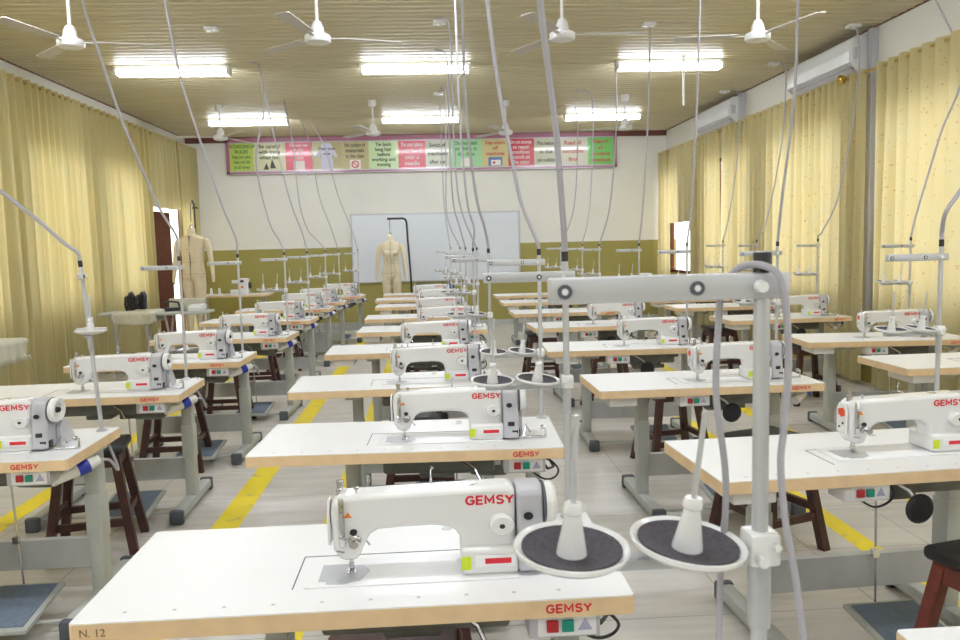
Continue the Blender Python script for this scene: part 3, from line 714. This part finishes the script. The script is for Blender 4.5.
# ------------------------------------------------------------------ thread stands
def make_stand():
    o = empty('thread_stand', (0, 0, 0))         # origin at pole base on the table
    MB().tube([(0, 0, 0), (0, 0, .741)], .0086, 14).lathe([(0, 0), (.024, 0), (.024, .004), (.014, .012), (0, .012)], n=16).build('pole', M_pole, o)
    MB().lathe([(0, .715), (.0092, .715), (.0094, .740), (.0090, .742), (0, .742)], n=14).build('pole_cap', M_black, o)
    b = MB().box(-.225, .026, -.011, .011, .662, .689, .003).build('top_arm', M_pole, o)
    MB().lathe([(0, -.022), (.006, -.022), (.007, -.012), (0, -.012)], (-.008, 0, .675), 10, 'Y').build('arm_bolt', M_white, b)
    for x in (-.073, -.210):
        MB().lathe([(.0035, -.0135), (.0075, -.0135), (.0075, -.010), (.0035, -.010)], (x, 0, .675), 16, 'Y').build('thread_eye', M_cap, b)
        MB().lathe([(0, -.0131), (.0036, -.0131), (.0036, -.012), (0, -.012)], (x, 0, .675), 12, 'Y').build('eye_insert', M_lam, b)
    b = MB(); b.box(-.016, .017, -.017, .017, .372, .408, .004)
    b.lathe([(0, -.028), (.006, -.028), (.007, -.018), (0, -.018)], (-.006, -.0, .382), 10, 'Y').lathe([(0, -.025), (.004, -.025), (.004, -.016), (0, -.016)], (.010, 0, .396), 10, 'Y')
    cl = b.build('clamp', M_white, o)
    MB().lathe([(0, .30), (.0118, .30), (.0118, .372), (0, .372)], n=14).build('sleeve', M_satin, cl)
    MB().box(-.225, -.014, -.013, .013, .374, .386, .002).build('spool_arm', M_satin, o)
    for x, tl in ((-.084, 6), (-.207, 2)):
        m = Matrix.Translation((x, -.01, .388)) @ Matrix.Rotation(rad(tl), 4, 'Y') @ Matrix.Rotation(rad(4), 4, 'X')
        d = MB().lathe([(0, 0), (.030, 0), (.052, .006), (.060, .012), (.0612, .0165), (.060, .018), (.0555, .0145), (.03, .006), (0, .005)], n=32, m=m).build('spool_dish', M_white, o)
        MB().lathe([(0, .0052), (.03, .0062), (.0530, .0142), (.0530, .0160), (.03, .0085), (0, .0075)], n=32, m=m).build('felt_pad', M_felt, d)
        MB().lathe([(0, .006), (.0165, .006), (.0158, .012), (.0095, .046), (.0088, .052), (.0104, .054), (.0104, .060), (.0085, .064), (0, .064)], n=18, m=m).build('cone_support', M_white, d)
        MB().tube([m @ Vector((0, 0, .06)), m @ Vector((0, 0, .155))], .0032, 8).lathe([(0, .152), (.0038, .153), (.0035, .158), (0, .160)], n=8, m=m).build('spindle', M_pole, d)
    return o
SP = make_stand(); sfirst = True; stands = {}
BASE = {'C0': (.356-(-.77), .83-.28), 'C1': None, 'L1': None}
STK = {'C0': (.354, .80), 'C1': (.357, 2.10)}
for k in TABLES:
    if k in ('C9', 'S2', 'R1', 'L8', 'S7') and k != 'L8': continue
    o = SP if sfirst else copy_tree(SP)
    sfirst = False; stands[k] = o
    o.location = on(k, {'C': 1.13, 'L': 1.10, 'R': 1.07, 'S': 1.12}[k[0]], TD-.03, TH+.0005); o.rotation_euler.z = rad(TABLES[k][3])
    tag(o, 'tall two spool thread stand on the table ' + where(k), 'thread stand', 'thread stands')
def shift_stand(k, dx=0., dy=0., arm=0., spool=0., cap=0., bare=False):
    s = stands[k]; s.location.x += dx; s.location.y += dy
    for c in list(s.children):
        n = c.name.split('.')[0]
        if n == 'top_arm': c.location.z += arm
        if n in ('spool_arm', 'clamp', 'spool_dish'):
            c.location.z += spool
            if bare:
                for d in list(c.children_recursive): bpy.data.objects.remove(d)
                bpy.data.objects.remove(c)
        elif n == 'pole_cap': c.location.z += cap
shift_stand('C0', arm=.041, spool=.045, cap=.009); shift_stand('L1', spool=.05); shift_stand('C1', spool=-.006)
shift_stand('C2', dx=.035, spool=-.10, arm=.01); shift_stand('C3', dx=.02, spool=-.05)
shift_stand('L2', bare=True); shift_stand('L3', bare=True)
shift_stand('R2', dx=.03); shift_stand('R3', dx=.095); shift_stand('R4', dx=.07); shift_stand('R5', dx=.05); shift_stand('R7', dx=.08); shift_stand('S3', dx=-.15)
stands['C0'].location = (.342, .798, TH+.0005); stands['C0'].rotation_euler.z = 0
stands['C0']['label'] = 'large blurred two spool thread stand in the right foreground, nearest the camera'
stands['C1'].location.x = .357
stands['L1'].location = (-1.465, 3.44, TH+.0005); stands['L1'].rotation_euler = (0, rad(-3.5), rad(118)); stands['L1']['label'] = 'leaning thread stand with its arms turned towards the camera, on the nearest left table'
stands['L1'].rotation_euler = Matrix.Rotation(rad(-3.2), 3, 'Y').to_4x4().__matmul__(Matrix.Rotation(rad(112), 4, 'Z')).to_euler()
bpy.context.view_layer.update()
caps = {k: (s.matrix_world @ Vector((0, 0, .742))) for k, s in stands.items()}

# thread cones left on the stand of the second table right of the aisle etc.
def cone(p, lb):
    o = MB().lathe([(0, 0), (.028, 0), (.029, .008), (.016, .115), (.014, .12), (0, .12)], p, 18).build('thread_cone', M_lam); tag(o, lb, 'thread cone'); return o

# ------------------------------------------------------------------ conduits from the ceiling
CORDS = {  # picture x,y and depth of the points along each conduit, cap end last
 'C1': ([(540, 0, 1.96), (547, 60, 2.0), (556, 130, 2.04), (562, 205, 2.07)], (.12, 1.0)),
 'C2': ([(487, 0, 3.3), (499, 90, 3.35), (513, 165, 3.38), (522, 205, 3.4)], (.12, 3.3)),
 'C3': ([(462, 0, 4.55), (466, 110, 4.6), (476, 195, 4.65), (484, 225, 4.68)], (-.02, 4.5)),
 'C4': ([(455, 0, 6.0), (460, 120, 6.1), (467, 200, 6.15), (474, 228, 6.17)], (.0, 6.0)),
 'C5': ([(450, 30, 7.3), (453, 120, 7.5), (459, 200, 7.55)], (.10, 7.3)),
 'C6': ([(447, 60, 8.6), (449, 130, 8.8), (453, 200, 8.85), (459, 225, 8.88)], (.08, 8.5)),
 'C7': ([(445, 90, 10.3), (446, 160, 10.5), (447, 215, 10.5)], (.13, 10.85)),
 'C8': ([(440, 110, 11.7), (444, 200, 11.8)], (.13, 10.9)),
 'L1': ([(-40, 165, 3.3), (0, 191, 3.35), (40, 222, 3.4), (64, 243, 3.43)], (-2.9, 3.2)),
 'L2': ([(82, 0, 4.75), (102, 62, 4.78), (123, 123, 4.8), (158, 205, 4.85), (176, 235, 4.87)], (-2.5, 4.6)),
 'L3': ([(165, 0, 5.9), (180, 75, 5.93), (200, 140, 5.95), (222, 205, 5.97), (236, 238, 5.98)], (-2.05, 5.9)),
 'L4': ([(260, 68, 8.9), (264, 110, 8.4), (256, 160, 7.9), (268, 218, 7.6), (279, 240, 7.5)], (-1.95, 9.0)),
 'L5': ([(275, 140, 9.3), (290, 200, 9.1), (302, 232, 9.05)], (-1.95, 9.5)),
 'L6': ([(293, 145, 10.7), (299, 200, 10.6), (307, 228, 10.6), (318, 241, 10.6)], (-2.0, 11.2)),
 'L7': ([(310, 145, 11.8), (319, 195, 11.7), (331, 228, 11.7)], (-1.98, 12.2)),
 'L8': ([(325, 148, 13.1), (338, 195, 13.1), (352, 230, 13.05)], (-1.95, 13.3)),
 'R2': ([(990, 140, 2.9), (962, 188, 2.87), (946, 212, 2.86)], (2.9, 2.9)),
 'R3': ([(798, 0, 4.4), (794, 100, 4.4), (783, 190, 4.4)], (2.05, 4.4)),
 'R4': ([(700, 0, 5.9), (697, 100, 5.93), (692, 200, 5.95)], (1.9, 5.9)),
 'R5': ([(650, 32, 7.58), (648, 120, 7.5), (643, 205, 7.5)], (2.12, 7.58)),
 'R6': ([(616, 72, 9.1), (616, 130, 9.05), (610, 205, 9.0)], (2.15, 9.1)),
 'R7': ([(592, 100, 10.7), (591, 190, 10.65), (587, 225, 10.63)], (2.0, 10.8)),
 'R8': ([(576, 110, 12.1), (575, 200, 12.08)], (1.95, 12.1)),
 'S3': ([(962, 65, 6.3), (940, 135, 6.1), (918, 208, 5.95)], (4.2, 6.5)),
 'S4': ([(858, 35, 7.71), (857, 90, 7.7), (840, 190, 7.65), (823, 230, 7.62)], (4.2, 7.71)),
 'S5': ([(786, 75, 9.25), (782, 140, 9.2), (768, 215, 9.15)], (4.1, 9.3)),
 'S6': ([(739, 100, 10.7), (737, 160, 10.55), (729, 215, 10.45)], (4.15, 11.0)),
}
for k, (pp, top) in CORDS.items():
    pts = [at(*p) for p in pp]
    if k[0] in 'S' or pp[0][1] <= 0 or k in ('C1', 'R2', 'R5', 'R6', 'S3'):
        d = (pts[0]-pts[1]); d.x *= .55; d.y *= .8; d *= (CEIL-.01-pts[0].z)/d.z; tp = pts[0] + d
    else: tp = Vector((top[0], top[1], CEIL-.01))
    tp.x = max(-SIDE+.3, min(SIDE-.3, tp.x))
    nn = max(1, min(10, int((tp-pts[0]).length/max(.12, (pts[0]-pts[1]).length)))); pts = [tp.lerp(pts[0], q/nn) for q in range(nn)] + pts
    c = caps[k]; last = pts[-1]
    pts += [c + Vector(((last.x-c.x)*.12, (last.y-c.y)*.1, .035)), c - Vector((0, 0, .004))]
    o = MB().tube(spl(pts), .0082 if k != 'C8' else .007, 8).build('conduit', M_conduit)
    w = {'C1': 'thick grey conduit from ceiling to the thread stand on the nearest centre table', 'L1': 'grey conduit sagging in from the left edge to the leaning thread stand'}.get(k, 'grey conduit from ceiling to the stand on table ' + where(k))
    tag(o, w, 'conduit', 'conduits from the ceiling')
# the foreground stand's own conduit: looped over the arm, both ends hanging down
x0, y0 = .342, .798
pl = [(x0-.042, y0+.025, .90), (x0-.038, y0+.02, 1.05), (x0-.036, y0+.018, 1.16), (x0-.031, y0+.018, 1.23), (x0-.032, y0+.018, 1.28), (x0-.042, y0+.018, 1.36), (x0-.038, y0+.022, 1.44), (x0-.034, y0+.022, 1.470), (x0-.020, y0+.010, 1.496), (x0+.0, y0-.017, 1.496), (x0+.013, y0-.022, 1.472), (x0+.019, y0-.022, 1.40), (x0+.016, y0-.02, 1.33), (x0+.013, y0-.02, 1.29), (x0+.018, y0-.022, 1.23), (x0+.030, y0-.024, 1.16), (x0+.042, y0-.026, 1.05), (x0+.044, y0-.026, .90)]
o = MB().tube(spl([Vector(p) for p in pl]), .0038, 8).build('conduit', M_conduit); tag(o, 'loose grey conduit looped over the arm of the foreground thread stand', 'conduit')

# ------------------------------------------------------------------ stools
def make_stool(wood, top=None):
    o = empty('stool', (0, 0, 0)); h = .56
    b = MB().box(-.17, .17, -.15, .15, h-.045, h, .018, 3).build('seat', top or M_seat, o)
    b = MB(); b.box(-.145, .145, -.125, -.10, h-.11, h-.045).box(-.145, .145, .10, .125, h-.11, h-.045).box(-.145, -.12, -.10, .10, h-.11, h-.045).box(.12, .145, -.10, .10, h-.11, h-.045); b.build('apron', wood, o, smooth=False)
    for sx in (-1, 1):
        for sy in (-1, 1):
            t, f = Vector((sx*.125, sy*.105, h-.05)), Vector((sx*.20, sy*.175, 0)); w = .021
            b = bmesh.new(); A = [b.verts.new(t + Vector((i*w, j*w, 0))) for i, j in ((-1, -1), (1, -1), (1, 1), (-1, 1))]; B = [b.verts.new(f + Vector((i*w, j*w, 0))) for i, j in ((-1, -1), (1, -1), (1, 1), (-1, 1))]
            b.faces.new(A); b.faces.new(B[::-1])
            for q in range(4): b.faces.new((A[q], B[q], B[(q+1) % 4], A[(q+1) % 4]))
            mm = MB(); mm.b.free(); mm.b = b; mm.build('leg', wood, o, smooth=False)
    for z, ax in ((.17, 0), (.21, 1)):
        k = 1 - z/(h-.05); px, py = .125+.075*k, .105+.07*k
        for s in (-1, 1):
            b = MB()
            if ax == 0: b.box(-px, px, s*py-.012, s*py+.012, z-.018, z+.018)
            else: b.box(s*px-.012, s*px+.012, -py, py, z-.018, z+.018)
            b.build('stretcher', wood, o, smooth=False)
    return o
s1 = make_stool(M_dwood); s2 = make_stool(M_rwood); s3 = make_stool(M_rwood, M_rwood)
su = set()
STOOLS = [('L2', s1, .80, -.18, 12), ('L3', s1, .70, .10, 3), ('L4', s1, .62, .05, 0), ('L5', s1, .62, .0, 4), ('L6', s1, .62, 0, 0), ('L1', s1, .50, .05, 0),
          ('R2', s2, .80, -.22, 14), ('R3', s1, .78, -.24, 20), ('R4', s1, .81, -.24, 8), ('R5', s1, .66, .0, 0), ('R6', s1, .3, .0, 0), ('S4', s1, .66, -.17, 4), ('S5', s1, .45, -.1, 0),
          ('C1', s3, .66, .16, 0), ('C2', s1, .60, .12, 3), ('C3', s1, .70, .14, 0), ('C4', s1, .66, .12, 0), ('C5', s1, .68, .12, 2), ('C6', s1, .62, .1, 0)]
for k, p, lx, ly, a in STOOLS:
    o = p if p.name not in su else copy_tree(p); su.add(p.name)
    o.location = on(k, lx, ly, 0); o.rotation_euler.z = rad(a)
    tag(o, ('red brown' if p is not s1 else 'dark brown') + (' wooden stool with wooden seat at table ' if p is s3 else ' wooden stool with black seat at table ') + where(k), 'stool', 'wooden stools')

# ------------------------------------------------------------------ mannequins
def limb_skin(name, verts, edges, radii, parent, m, sub=2, root=0):
    me = bpy.data.meshes.new(name); me.from_pydata([Vector(v) for v in verts], edges, [])
    ob = bpy.data.objects.new(name, me); COL.objects.link(ob)
    ob.modifiers.new('skin', 'SKIN')
    for i, r in enumerate(radii):
        sv = me.skin_vertices[0].data[i]; sv.radius = r if isinstance(r, tuple) else (r, r)
        sv.use_root = (i == root)
    sb = ob.modifiers.new('sub', 'SUBSURF'); sb.levels = sub; sb.render_levels = sub
    bpy.context.view_layer.update(); dg = bpy.context.evaluated_depsgraph_get()
    me2 = bpy.data.meshes.new_from_object(ob.evaluated_get(dg)); bpy.data.objects.remove(ob)
    for p in me2.polygons: p.use_smooth = True
    me2.materials.clear(); me2.materials.append(m)
    o2 = bpy.data.objects.new(name, me2); COL.objects.link(o2); o2.parent = parent
    return o2
def ring_tube(name, rings, parent, m, n=24, p=2.3):
    """rings: (cx, cy, z, rx, ry) ; superellipse cross sections joined"""
    b = bmesh.new(); R_ = []
    for cx, cy, z, rx, ry in rings:
        L = []
        for k in range(n):
            a = 2*pi*k/n; c, s = cos(a), sin(a)
            L.append(b.verts.new((cx + rx*math.copysign(abs(c)**(2/p), c), cy + ry*math.copysign(abs(s)**(2/p), s), z)))
        R_.append(L)
    for i in range(len(R_)-1):
        for k in range(n): b.faces.new((R_[i][k], R_[i][(k+1) % n], R_[i+1][(k+1) % n], R_[i+1][k]))
    b.faces.new(R_[0]); b.faces.new(R_[-1][::-1])
    mm = MB(); mm.b.free(); mm.b = b; o = mm.build(name, m, parent, angle=60); return o
def mannequin(loc, rz, female, label, arms):
    o = empty('dressmaker_mannequin', loc, rz, label, 'mannequin')
    f = 1.0
    sh = .175 if female else .205; hip = .165 if female else .165; wa = .118 if female else .145; ch = .15 if female else .17
    T = [(0, 0, .80, .05, .05), (0, 0, .83, hip*.92, .095), (0, 0, .90, hip, .108), (0, 0, .98, hip*.93, .10), (0, 0, 1.08, wa, .085), (0, 0, 1.17, (wa+ch)/2, .09), (0, -.01, 1.26, ch, .115 if female else .11),
         (0, 0, 1.36, sh*.98, .10), (0, 0, 1.42, sh*.92, .08), (0, 0, 1.455, sh*.58, .065), (0, 0, 1.475, .06, .055), (0, 0, 1.50, .052, .052), (0, 0, 1.56, .05, .05), (0, 0, 1.575, .03, .03)]
    ring_tube('torso', T, o, M_canvas)
    for s in (-1, 1):
        Lg = [(s*.085, 0, .08, .032, .04), (s*.086, 0, .13, .035, .042), (s*.09, .01, .28, .052, .058), (s*.088, .005, .42, .05, .055), (s*.088, 0, .48, .056, .060), (s*.085, 0, .62, .072, .078), (s*.083, 0, .76, .085, .092), (s*.078, 0, .86, .082, .095)]
        ring_tube('leg', Lg, o, M_canvas, n=18, p=2.)
    sp_ = .055 if female else .065
    for s in (-1, 1):
        x = s*(sh+.02)
        A = [(x+s*sp_*1.05, -.03, .80, .016, .022), (x+s*sp_, -.02, .86, .024, .026), (x+s*sp_*.8, -.005, .98, .03, .032), (x+s*sp_*.55, 0, 1.12, .036, .038), (x+s*sp_*.25, 0, 1.27, .042, .046), (x-s*.01, 0, 1.38, .044, .05), (x-s*.035, 0, 1.42, .03, .04)]
        ring_tube('arm', A, o, M_canvas, n=16, p=2.)
    # seams
    b = MB(); b.box(-.0025, .0025, -.116, -.06, .84, 1.46)
    for z, rx, ry in ((1.085, wa+.002, .088), (.92, hip+.002, .11), (1.27, ch+.002, .118)):
        b.tube([(rx*cos(2*pi*k/28), ry*sin(2*pi*k/28), z) for k in range(29)], .0022, 5, cap=False)
    if female:
        for s in (-1, 1): b.tube([(s*.10, -.06, 1.40), (s*.085, -.115, 1.28), (s*.06, -.092, 1.10), (s*.08, -.10, .92)], .0018, 5)
    b.build('seam', M_seam, o)
    MB().lathe([(0, 1.57), (.028, 1.57), (.026, 1.60), (.012, 1.62), (0, 1.62)], n=14).build('neck_cap', M_steel, o)
    if female:
        for s in (-1, 1):
            MB().lathe([(0, -.055), (.022, -.050), (.045, -.03), (.058, 0), (.06, .01), (0, .01)], (s*.068, -.088, 1.265), 18, 'Y').build('bust', M_canvas, o)
    return o
ZO = .16
def hung(z0): return z0
fem = mannequin((-.73, 13.55, .16), 0, True, 'cream female dressmaker mannequin hanging before the whiteboard', .06)
k = empty('mannequin_stand', (-.40, 13.62, 0), 0, 'black hooked floor stand holding the female mannequin before the whiteboard', 'mannequin stand')
MB().tube(spl([Vector(p) for p in ((0, 0, .02), (0, 0, .9), (-.035, 0, 1.65), (-.045, 0, 1.91), (-.06, 0, 1.98), (-.11, 0, 2.01), (-.20, 0, 2.01), (-.34, 0, 2.01))], 8), .018, 10).build('bent_pole', M_black, k)
MB().lathe([(0, 0), (.25, 0), (.25, .015), (.04, .03), (0, .03)], n=26).build('base', M_black, k)
MB().lathe([(0, 0), (.028, .01), (.028, .04), (0, .05)], (-.35, 0, 1.985), 12).tube([(-.335, -.06, 1.78), (-.335, -.01, 2.01)], .005, 6).build('hook', M_black, k)
male = mannequin((-3.63, 12.1, .22), rad(-8), False, 'cream male dressmaker mannequin by the brown door at back left', .1)
male.scale = (1.06, 1.06, 1.06)
k = empty('mannequin_stand', (-3.63, 12.3, 0), 0, 'slim dark stand rising behind the neck of the male mannequin', 'mannequin stand')
MB().tube([(0, 0, .02), (0, 0, 2.25), (0, -.08, 2.30)], .013, 10).build('pole', M_cap, k)
MB().lathe([(0, 0), (.22, 0), (.22, .015), (.04, .03), (0, .03)], n=24).build('base', M_cap, k)
b = MB(); b.box(-.02, .05, -.02, .02, 2.18, 2.21).tube([(0, -.08, 2.30), (0, -.18, 2.25), (0, -.2, 1.98)], .006, 6).build('hook', M_cap, k)

# ------------------------------------------------------------------ ironing stations along the left curtains
def ironing_table(loc, rz, L, W, H, label):
    o = empty('ironing_table', loc, rz, label, 'ironing table')
    MB().box(0, L, 0, W, H-.03, H, .008).build('board', M_leg, o)
    for x in (.12, L-.12):
        MB().tube([(x, .05, .02), (x, W-.06, H-.03)], .014, 8).tube([(x, W-.05, .02), (x, .06, H-.03)], .014, 8).build('leg', M_chan, o)
    MB().box(.1, L-.1, .08, W-.08, .28, .30, .004).build('shelf', M_cap, o)
    return o
def drape(name, loc, rz, L, W, H, label, drop=.16):
    n = 30; b = bmesh.new(); g = []
    for i in range(n+1):
        row = []
        for j in range(n+1):
            u, v = -drop + (L+2*drop)*i/n, -drop + (W+2*drop)*j/n
            ox = max(0, -u, u-L); oy = max(0, -v, v-W); d = max(ox, oy)
            x = min(max(u, -.018), L+.018); y = min(max(v, -.018), W+.018)
            wv = .012*sin(u*23+v*9) + .008*sin(v*31)
            if d > 0: x += (wv if oy > 0 else 0) + math.copysign(.0, u); y += (wv if ox > 0 else 0); 
            if oy > 0: y += math.copysign(.02*abs(sin(u*19))*min(1, oy/drop), v-W/2)
            if ox > 0: x += math.copysign(.02*abs(sin(v*19))*min(1, ox/drop), u-L/2)
            row.append(b.verts.new((x, y, H + .012 - d*(.9+.1*sin(u*7)) + (.004*sin(u*11)*sin(v*13) if d == 0 else 0))))
        g.append(row)
    for i in range(n):
        for j in range(n): b.faces.new((g[i][j], g[i+1][j], g[i+1][j+1], g[i][j+1]))
    for f in b.faces: f.smooth = True
    me = bpy.data.meshes.new(name); b.to_mesh(me); b.free(); me.materials.append(M_cloth)
    o = bpy.data.objects.new(name, me); COL.objects.link(o); o.location = loc; o.rotation_euler.z = rz
    sd = o.modifiers.new('thick', 'SOLIDIFY'); sd.thickness = .004
    tag(o, label, 'cloth'); return o
ironing_table((-4.05, 6.05, 0), 0, .70, .45, .86, 'grey ironing table at the left edge under a cream cloth')
drape('ironing_cloth', (-4.05, 6.05, 0), 0, .70, .45, .86, 'crumpled cream cloth draped over the ironing table at the left edge', .20)
ironing_table((-4.02, 9.55, 0), 0, .62, .42, .82, 'grey folding ironing table beside the left curtains, holding the standing iron')
drape('ironing_cloth', (-3.80, 9.53, 0), 0, .40, .42, .82, 'cream cloth hanging off the ironing table under the standing iron', .16)
ironing_table((-3.40, 9.62, 0), 0, .62, .42, .80, 'grey ironing table by the left mannequin with a lying iron and white tray')
def make_iron():
    o = empty('clothes_iron', (0, 0, 0))
    MB().prism([(-.10, -.055), (.06, -.05), (.13, 0), (.06, .05), (-.10, .055)], 0, .012, 'Z').build('soleplate', M_steel, o, smooth=False)
    b = MB().prism([(-.11, -.052), (.05, -.046), (.115, 0), (.05, .046), (-.11, .052)], .012, .055, 'Z').build('body', M_black, o, smooth=False); bevel_mod(b, .012)
    MB().tube([(-.09, 0, .05), (-.10, 0, .11), (-.04, 0, .13), (.05, 0, .115), (.07, 0, .05)], .014, 10).build('handle', M_black, o)
    return o
i1 = make_iron(); i1.location = (-3.66, 9.70, .82+.13); i1.rotation_euler = (0, rad(-90), rad(70)); tag(i1, 'black iron standing on its heel beside the left curtains, left of the pair', 'iron')
i2 = copy_tree(i1); i2.location = (-3.54, 9.74, .82+.13); i2.rotation_euler = (0, rad(-82), rad(70)); tag(i2, 'black iron standing on its heel, right of the pair by the left curtains', 'iron')
i3 = copy_tree(i1); i3.location = (-3.20, 9.78, .80); i3.rotation_euler = (0, 0, rad(20)); tag(i3, 'black iron lying flat on the table by the left mannequin', 'iron')
o = MB().box(-3.02, -2.84, 9.72, 9.94, .80, .87, .012).box(-3.0, -2.86, 9.74, 9.92, .87, .885, .005).build('white_tray', M_white); tag(o, 'small white lidded box on the table by the left mannequin', 'box')
o = MB().box(-3.32, -2.88, 9.96, 10.02, .80, .95, .012).build('folded_cloth', M_cloth); tag(o, 'rolled cream cloth behind the iron by the left mannequin', 'cloth')

# back left work table with overlock machine and thread cones
def overlock(loc, rz, label, cat='overlock machine'):
    o = empty('overlock_machine', loc, rz, label, cat)
    b = MB().box(-.15, .08, -.10, .10, 0, .09, .01).build('base', M_white, o)
    b = MB().box(-.02, .16, -.09, .09, .0, .28, .015, 3).build('body', M_white, o)
    MB().box(-.13, -.02, -.05, .05, .19, .25, .01).build('arm', M_white, o)
    MB().lathe([(0, 0), (.06, 0), (.06, .03), (0, .03)], (.16, 0, .15), 20, 'X').build('handwheel', M_black, o)
    MB().box(.03, .09, -.094, -.09, .21, .25).build('window', M_black, o, smooth=False)
    MB().box(.04, .08, -.094, -.09, .11, .15).build('label_patch', M_org, o, smooth=False)
    MB().tube([(-.09, 0, .19), (-.09, 0, .10)], .005, 6).build('needle_bar', M_steel, o)
    return o
def plain_table(loc, L, W, label):
    o = empty('work_table', loc, 0, label, 'work table')
    MB().box(0, L, 0, W, TH-.035, TH, .004).build('tabletop', M_wood, o)
    MB().box(.002, L-.002, .002, W-.002, TH, TH+.003).build('laminate', M_lam, o, smooth=False)
    for x in (.12, L-.12):
        b = MB().box(x-.03, x+.03, W*.5, W*.5+.07, .04, TH-.035).box(x-.03, x+.03, .05, W-.03, 0, .06).build('leg', M_leg, o, smooth=False)
    MB().box(.15, L-.15, W*.5+.02, W*.5+.05, .18, .30).build('crossbar', M_chan, o, smooth=False)
    return o
plain_table((-4.15, 13.75, 0), 1.25, .6, 'tan edged work table at the back left wall behind the male mannequin')
overlock((-3.42, 14.0, TH+.0035), 0, 'boxy white overlock machine on the back left work table')
for x, lb in ((-3.92, 'white thread cone on the back left work table, leftmost'), (-3.78, 'white thread cone on the back left work table, right of the leftmost')): cone((x, 14.0, TH+.0035), lb)
overlock((3.1, 11.62, TH+.001), 0, 'boxy white overlock machine on the farthest table by the right curtains')
for i, x in enumerate((3.40, 3.52, 3.64)):
    st = cone((x, 11.68, TH+.001), 'white thread cone by the far right overlock machine, %s of three' % ('left', 'middle', 'right')[i])
# loose thread cones in the work area of the table behind the foreground arm
bx = empty('blue_storage_crate', (.02, 12.80, TH+.001), 0, 'blue crate behind the last white machine of the centre column', 'crate')
b = MB(); b.box(-.30, .30, -.13, -.115, 0, .14).box(-.30, .30, .115, .13, 0, .14).box(-.30, -.285, -.115, .115, 0, .14).box(.285, .30, -.115, .115, 0, .14).box(-.285, .285, -.115, .115, 0, .01); b.build('walls', M_bcloth, bx, smooth=False)
b = MB()
for x in (-.29, -.1, .1, .29): b.box(x-.008, x+.008, -.14, -.13, 0, .17)
b.build('rib', M_cap, bx, smooth=False)
mo = [o for o in bpy.data.objects if o.name.startswith('sewing_machine') and o.get('label', '').endswith('ninth from camera in centre column')]
for o in mo:
    for c in list(o.children_recursive): bpy.data.objects.remove(c)
    bpy.data.objects.remove(o)

# ------------------------------------------------------------------ light and world
w = bpy.data.worlds.new('world'); S.world = w; w.use_nodes = True
bg = w.node_tree.nodes['Background']; bg.inputs[0].default_value = (.97, .97, .97, 1); bg.inputs[1].default_value = 1.75
# bright yard outside both rows of windows
for s, nm in ((-1, 'left'), (1, 'right')):
    o = MB().box(min(s*(SIDE+.2), s*14), max(s*(SIDE+.2), s*14), -6, 20, -.3, -.2).build('yard_ground', mat('pale_concrete_yard', (.6, .58, .52), .8, var=.1, vscale=1)); tag(o, 'pale ground outside the %s windows' % nm, 'ground', kind='structure')
S.view_settings.view_transform = 'Standard'; S.view_settings.look = 'None'; S.view_settings.gamma = 1; S.view_settings.use_curve_mapping = False
S.view_settings.exposure = 1.3
